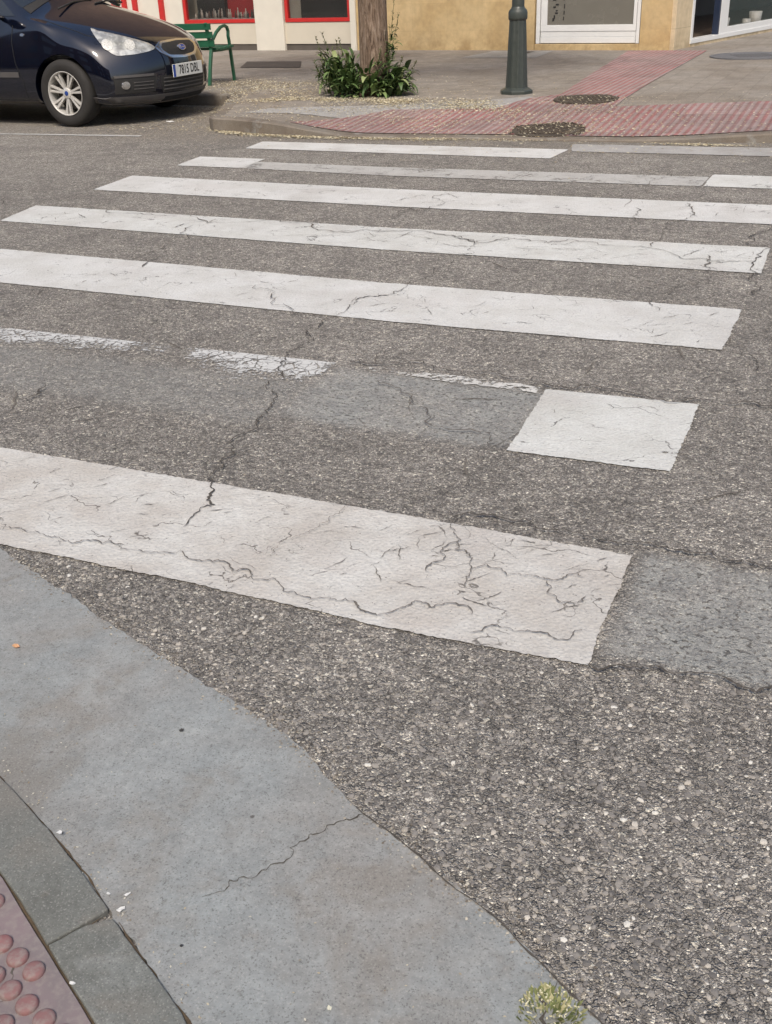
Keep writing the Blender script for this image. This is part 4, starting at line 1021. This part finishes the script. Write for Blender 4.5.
def patch(name, outline, origin, U, Vv, D, off, mat, parent, step=.02, curve=False, label=None):
    """fit a shape, drawn in the plane (U,V) through origin, onto the body along D"""
    U, Vv, D, origin = Vector(U), Vector(Vv), Vector(D), Vector(origin)
    ol = []
    if curve:
        n = len(outline)
        for i in range(n):
            p0, p1, p2, p3 = [Vector(outline[(i+k) % n]) for k in (-1, 0, 1, 2)]
            for q in range(6):
                t = q/6; ol.append(.5*((2*p1)+(p2-p0)*t+(2*p0-5*p1+4*p2-p3)*t*t+(3*p1-p0-3*p2+p3)*t**3))
    else:
        for i in range(len(outline)):
            a = Vector(outline[i]); b = Vector(outline[(i+1) % len(outline)]); k = max(1, int((b-a).length/step)); ol += [a.lerp(b, q/k) for q in range(k)]
    tp = [tuple(p) for p in ol]; pts = list(ol)
    x = min(p.x for p in ol)+step/2
    while x < max(p.x for p in ol):
        y = min(p.y for p in ol)+step/2
        while y < max(p.y for p in ol):
            if inside((x, y), tp) and min((Vector((x, y))-q).length for q in ol) > step*.35: pts.append(Vector((x, y)))
            y += step
        x += step
    v, e, f, *_ = delaunay_2d_cdt(pts, [(i, (i+1) % len(ol)) for i in range(len(ol))], [], 1, 1e-6)
    vs = []; last = None
    for p in v:
        o = origin+U*p.x+Vv*p.y
        hit, nr, _, _ = BV.ray_cast(o-D*3, D)
        if hit is None: hit, nr, _, _ = BV.find_nearest(o)
        if nr.dot(D) > 0: nr = -nr
        vs.append(hit+nr*off)
    vs2 = [Vector(q) for q in vs]; nv = len(vs)
    bmv = MB(); fs = [tuple(q) for q in f]
    # rim down to the surface
    cnt = {}
    for q in fs:
        for a, b in zip(q, q[1:]+q[:1]): cnt[(a, b)] = 1
    rim = [(a, b) for (a, b) in cnt if (b, a) not in cnt]
    low = {}
    allv = list(vs)
    for a, b in rim:
        for k in (a, b):
            if k not in low: low[k] = len(allv); allv.append(vs[k]+D*(off+.006))
    fs += [(a, b, low[b], low[a]) for a, b in rim]
    bmv.add(allv, fs, True); o = bmv.build(name, mat, parent); o.data.set_sharp_from_angle(angle=R(50))
    return tag(o, label)
FX, FY, FZ = (0, 1, 0), (0, 0, 1), (-1, 0, 0)          # drawn in (y,z), cast backwards from the front
def frontp(name, ol, off, mat, parent, step=.02, curve=False): return patch(name, ol, (0, 0, 0), FX, FY, FZ, off, mat, parent, step, curve)
def sidep(name, ol, off, mat, parent, step=.03, sgn=-1, curve=False): return patch(name, ol, (0, 0, 0), (1, 0, 0), (0, 0, 1), (0, -sgn, 0), off, mat, parent, step, curve)
def line(name, pts, wd, fn, off, mat, parent, **k):
    P = [Vector(p) for p in pts]; L = []; Rr = []
    for i, p in enumerate(P):
        d = (P[min(i+1, len(P)-1)]-P[max(0, i-1)]).normalized(); n = Vector((-d.y, d.x))*wd/2; L.append(tuple(p+n)); Rr.append(tuple(p-n))
    return fn(name, L+Rr[::-1], off, mat, parent, **k)
# grille
gr = frontp('grille', [(-.33, .665), (-.36, .70), (-.25, .745), (0, .757), (.25, .745), (.36, .70), (.33, .665), (.22, .607), (0, .597), (-.22, .607)], .004, BLK, CAR, .03)
mesh_ = MB()
line('grille_surround', [(-.36, .70), (-.25, .748), (0, .760), (.25, .748), (.36, .70), (.33, .66), (.22, .602), (0, .591), (-.22, .602), (-.33, .66), (-.36, .70)], .009, frontp, .008, CHR, gr)
ov = [(math.cos(a*math.pi/12)*.064, .68+math.sin(a*math.pi/12)*.028) for a in range(24)]
BLU = simple('badge_blue', (.02, .05, .22), .25)
em = frontp('badge', ov, .017, CHR, CAR, .02); frontp('badge_field', [(x*.88, .68+(z-.68)*.82) for x, z in ov], .0185, BLU, em, .02)
sc_ = [(-.043, .672), (-.036, .690), (-.022, .692), (-.026, .682), (-.034, .678), (-.030, .668), (-.018, .676), (-.008, .676), (0, .683), (.006, .672), (.016, .676), (.024, .682), (.030, .672), (.040, .690), (.036, .670), (.046, .672)]
line('badge_script', sc_, .004, frontp, .0200, CHR, em, step=.008)
# lower grille and black bumper bottom
lip = frontp('bumper_lip', [(-.86, .17), (.86, .17), (.86, .285), (.5, .275), (-.5, .275), (-.86, .285)], .006, TRIM, CAR, .04)
lg = frontp('lower_grille', [(-.37, .285), (.37, .285), (.40, .44), (-.40, .44)], .004, BLK, CAR, .04)
for z in (.315, .35, .385, .42): line('grille_bar', [(-.36, z), (0, z), (.36, z)], .011, frontp, .012, TRIM, lg, step=.04)
frontp('bumper_slot', [(-.36, .205), (.36, .205), (.34, .245), (-.34, .245)], .0075, LIN, lip, .04)
for s in (-1, 1):
    fg = frontp('fog_light_panel', [(s*.46, .31), (s*.80, .31), (s*.81, .47), (s*.44, .47)], .005, BLK, CAR, .03)
    line('panel_ridge', [(s*.47, .465), (s*.80, .465)], .022, frontp, .012, TRIM, fg)
    for z in (.345, .375, .405): line('panel_bar', [(s*.48, z), (s*.66, z)], .008, frontp, .010, TRIM, fg)
    frontp('fog_lamp', [(s*.725+math.cos(a*math.pi/8)*.030, .385+math.sin(a*math.pi/8)*.036) for a in range(16)], .014, CHR, fg, .012)
# number plate
pl = MB().box(.905, .913, -.29, .25, .418, .540).build('number_plate', simple('plate_white', (.66, .66, .62), .4, .05), CAR, .003)
MB().box(.9132, .9140, -.288, -.246, .421, .537).build('plate_band', simple('plate_blue', (.02, .06, .30), .4), pl)
cu = bpy.data.curves.new('t', 'FONT'); cu.body = '7815 DBL'; cu.size = .118; cu.align_x = 'CENTER'; cu.align_y = 'CENTER'; cu.extrude = .0006; cu.offset = .0014; cu.space_character = 1.06
to = bpy.data.objects.new('t', cu); COL.objects.link(to); bpy.context.view_layer.update(); tm = evald(to); bpy.data.objects.remove(to)
tx = bpy.data.objects.new('plate_lettering', tm); tm.materials.clear(); tm.materials.append(BK); COL.objects.link(tx); tx.parent = pl
tx.matrix_local = Matrix.Translation((.9142, .0, .479)) @ Matrix(((0, 0, 1, 0), (1, 0, 0, 0), (0, 1, 0, 0), (0, 0, 0, 1))) @ Matrix.Diagonal((.73, 1.0, 1, 1))
# headlights: drawn on a plane facing forward and outward
def mat_lamp():
    t = NT('headlight_lens'); v = t.vor(22); n = t.noise(14, 3)
    c = t.mix(t.mr(n, .35, .65), (.62, .62, .58), (.30, .30, .29)); c = t.mix(t.mr(v, .05, .2, .5, 0.), c, (.8, .8, .76))
    t.b.inputs['Coat Weight'].default_value = 1; t.b.inputs['Coat Roughness'].default_value = .03
    return t.fin(c, .2, None, metal=.35)
LMP = mat_lamp(); RFL = simple('reflector_bowl', (.62, .61, .57), .3, .35, 30, metal=.2, coat=1)
for s in (-1, 1):
    Dv = Vector((-.72, -s*.69, 0)).normalized(); Uv = Vector((0, 0, 1)).cross(-Dv).normalized()*(1)
    # u increases towards +y for s=-1
    def uv(x, y, z): p = Vector((x, y, 0)); return (p.dot(Uv), z)
    ol = [uv(.40, s*.80, .895), uv(.46, s*.76, .875), uv(.54, s*.68, .848), uv(.66, s*.56, .80), uv(.76, s*.43, .745), uv(.80, s*.395, .695), uv(.74, s*.52, .665), uv(.66, s*.66, .655), uv(.56, s*.75, .665), uv(.46, s*.80, .775)]
    hl = patch('headlight', ol, (0, 0, 0), Uv, (0, 0, 1), Dv, .006, LMP, CAR, .02, True)
    for cx, cy, cz, r in ((.50, .75, .752, .052), (.66, .60, .742, .050)):
        c = uv(cx, s*cy, cz)
        patch('reflector', [(c[0]+math.cos(a*math.pi/8)*r, c[1]+math.sin(a*math.pi/8)*r*.95) for a in range(16)], (0, 0, 0), Uv, (0, 0, 1), Dv, .009, RFL, hl, .02)
# glass and seams
CGW = CGL
for s in (-1, 1):
    sidep('side_window', [(-.55, 1.035), (-1.02, 1.37), (-1.30, 1.45), (-1.30, 1.05)], .004, CGW, CAR, .05, s)
    sidep('side_window', [(-1.36, 1.05), (-1.36, 1.46), (-2.2, 1.46), (-2.28, 1.07)], .004, CGW, CAR, .05, s)
    sidep('side_window', [(-2.35, 1.08), (-2.28, 1.45), (-2.8, 1.36), (-2.95, 1.12)], .004, CGW, CAR, .05, s)
    line('door_gap', [(-.56, .95), (-.58, .80), (-.56, .60), (-.50, .45), (-.50, .25)], .008, lambda *a, **k: sidep(*a, sgn=s, **k), .0015, LIN, CAR)
    line('door_gap', [(-1.40, 1.0), (-1.42, .6), (-1.40, .25)], .008, lambda *a, **k: sidep(*a, sgn=s, **k), .0015, LIN, CAR)
    line('side_moulding', [(-.54, .50), (-1.0, .50), (-1.38, .505)], .05, lambda *a, **k: sidep(*a, sgn=s, **k), .009, TRIM, CAR)
    line('sill_trim', [(-.40, .215), (-1.0, .215), (-2.25, .22)], .07, lambda *a, **k: sidep(*a, sgn=s, **k), .008, TRIM, CAR)
    sidep('indicator', [(-.44+math.cos(a*math.pi/6)*.026, .865+math.sin(a*math.pi/6)*.014) for a in range(12)], .007, CHR, CAR, .02, s)
    mm = MB(); mm.lathe([(.001, -.06), (.05, -.055), (.08, -.02), (.085, .03), (.07, .06), (.001, .065)], 16, Matrix.Translation((-.70, s*1.0, 1.09)) @ Matrix.Rotation(math.pi/2, 4, 'Y') @ Matrix.Diagonal((.8, 1.25, 1, 1))); mm.tube([(-.70, s*.82, 1.02), (-.70, s*.95, 1.06)], .025)
    mm.build('wing_mirror', PAINT, CAR)
patch('windscreen', [(-.70, .02), (-.62, .50), (.62, .50), (.70, .02)], (-.50, 0, 1.10), (0, 1, 0), Vector((-.86, 0, .50)).normalized(), Vector((-.50, 0, -.86)).normalized(), .004, CGW, CAR, .06)
patch('cowl', [(-.72, -.10), (-.70, .015), (.70, .015), (.72, -.10), (.4, -.045), (0, -.03), (-.4, -.045)], (-.50, 0, 1.10), (0, 1, 0), Vector((-.86, 0, .50)).normalized(), Vector((-.50, 0, -.86)).normalized(), .005, BLK, CAR, .04)
top = lambda name, ol, off, mat, parent, step=.04: patch(name, ol, (0, 0, 0), (1, 0, 0), (0, 1, 0), (0, 0, -1), off, mat, parent, step)
for s in (-1, 1):
    line('bonnet_gap', [(.64, s*.50), (.45, s*.68), (.25, s*.75), (0, s*.765), (-.25, s*.755)], .007, top, .0015, LIN, CAR)
MB().tube([(-.20, -.55, 1.085), (-.28, -.2, 1.135), (-.30, .12, 1.145)], .009).build('wiper', BLK, CAR)
MB().tube([(-.20, .05, 1.11), (-.28, .35, 1.125), (-.28, .62, 1.10)], .009).build('wiper', BLK, CAR)
# wheels
def wheel(x, s, base=None):
    e = MB()
    Mx = Matrix.Translation((x, s*.80, .322)); q = s
    prof = [(.205, -.095), (.255, -.102), (.295, -.098), (.314, -.08), (.321, -.04), (.322, 0), (.321, .04), (.314, .08), (.295, .100), (.262, .106), (.222, .100), (.208, .092)]
    ty = e.lathe([(r, y*q) for r, y in prof], 64, Mx, axis='Y').build('wheel', RUB, CAR)
    rb = MB().lathe([(.209, .098*q), (.211, .101*q), (.203, .102*q), (.196, .085*q), (.19, .0), (.19, -.09*q)], 64, Mx, axis='Y')
    for k in range(7):
        for dd in (-.13, .13):
            a = 2*math.pi*k/7+dd+.2
            p0 = Vector((math.cos(a-dd*.2)*.045, 0, math.sin(a-dd*.2)*.045)); p1 = Vector((math.cos(a)*.200, 0, math.sin(a)*.200)); t_ = Vector((-math.sin(a), 0, math.cos(a)))
            w0, w1 = .009, .0115; y0, y1 = .070*q, .088*q
            vs = [p0-t_*w0, p0+t_*w0, p1+t_*w1, p1-t_*w1]
            A = [Mx@(v+Vector((0, yy, 0))) for v, yy in zip(vs, (y0, y0, y1, y1))]; B = [Mx@(v+Vector((0, yy-.03*q, 0))) for v, yy in zip(vs, (y0, y0, y1, y1))]
            rb.add(A+B, [(0, 1, 2, 3), (7, 6, 5, 4), (0, 4, 5, 1), (1, 5, 6, 2), (2, 6, 7, 3), (3, 7, 4, 0)])
    rb.lathe([(.001, .080*q), (.03, .079*q), (.052, .073*q), (.056, .05*q)], 32, Mx, axis='Y')
    rb.build('rim', RIM, ty, .002)
    MB().lathe([(.001, .0815*q), (.022, .081*q), (.024, .079*q)], 24, Mx, axis='Y').build('hub_cap', BLU, ty)
    MB().lathe([(.001, .02*q), (.15, .02*q), (.16, -.02*q)], 32, Mx, axis='Y').build('brake_disc', simple('brake', (.06, .055, .05), .6, metal=.5), ty)
for x in (0, -2.64):
    for s in (-1, 1): wheel(x, s)
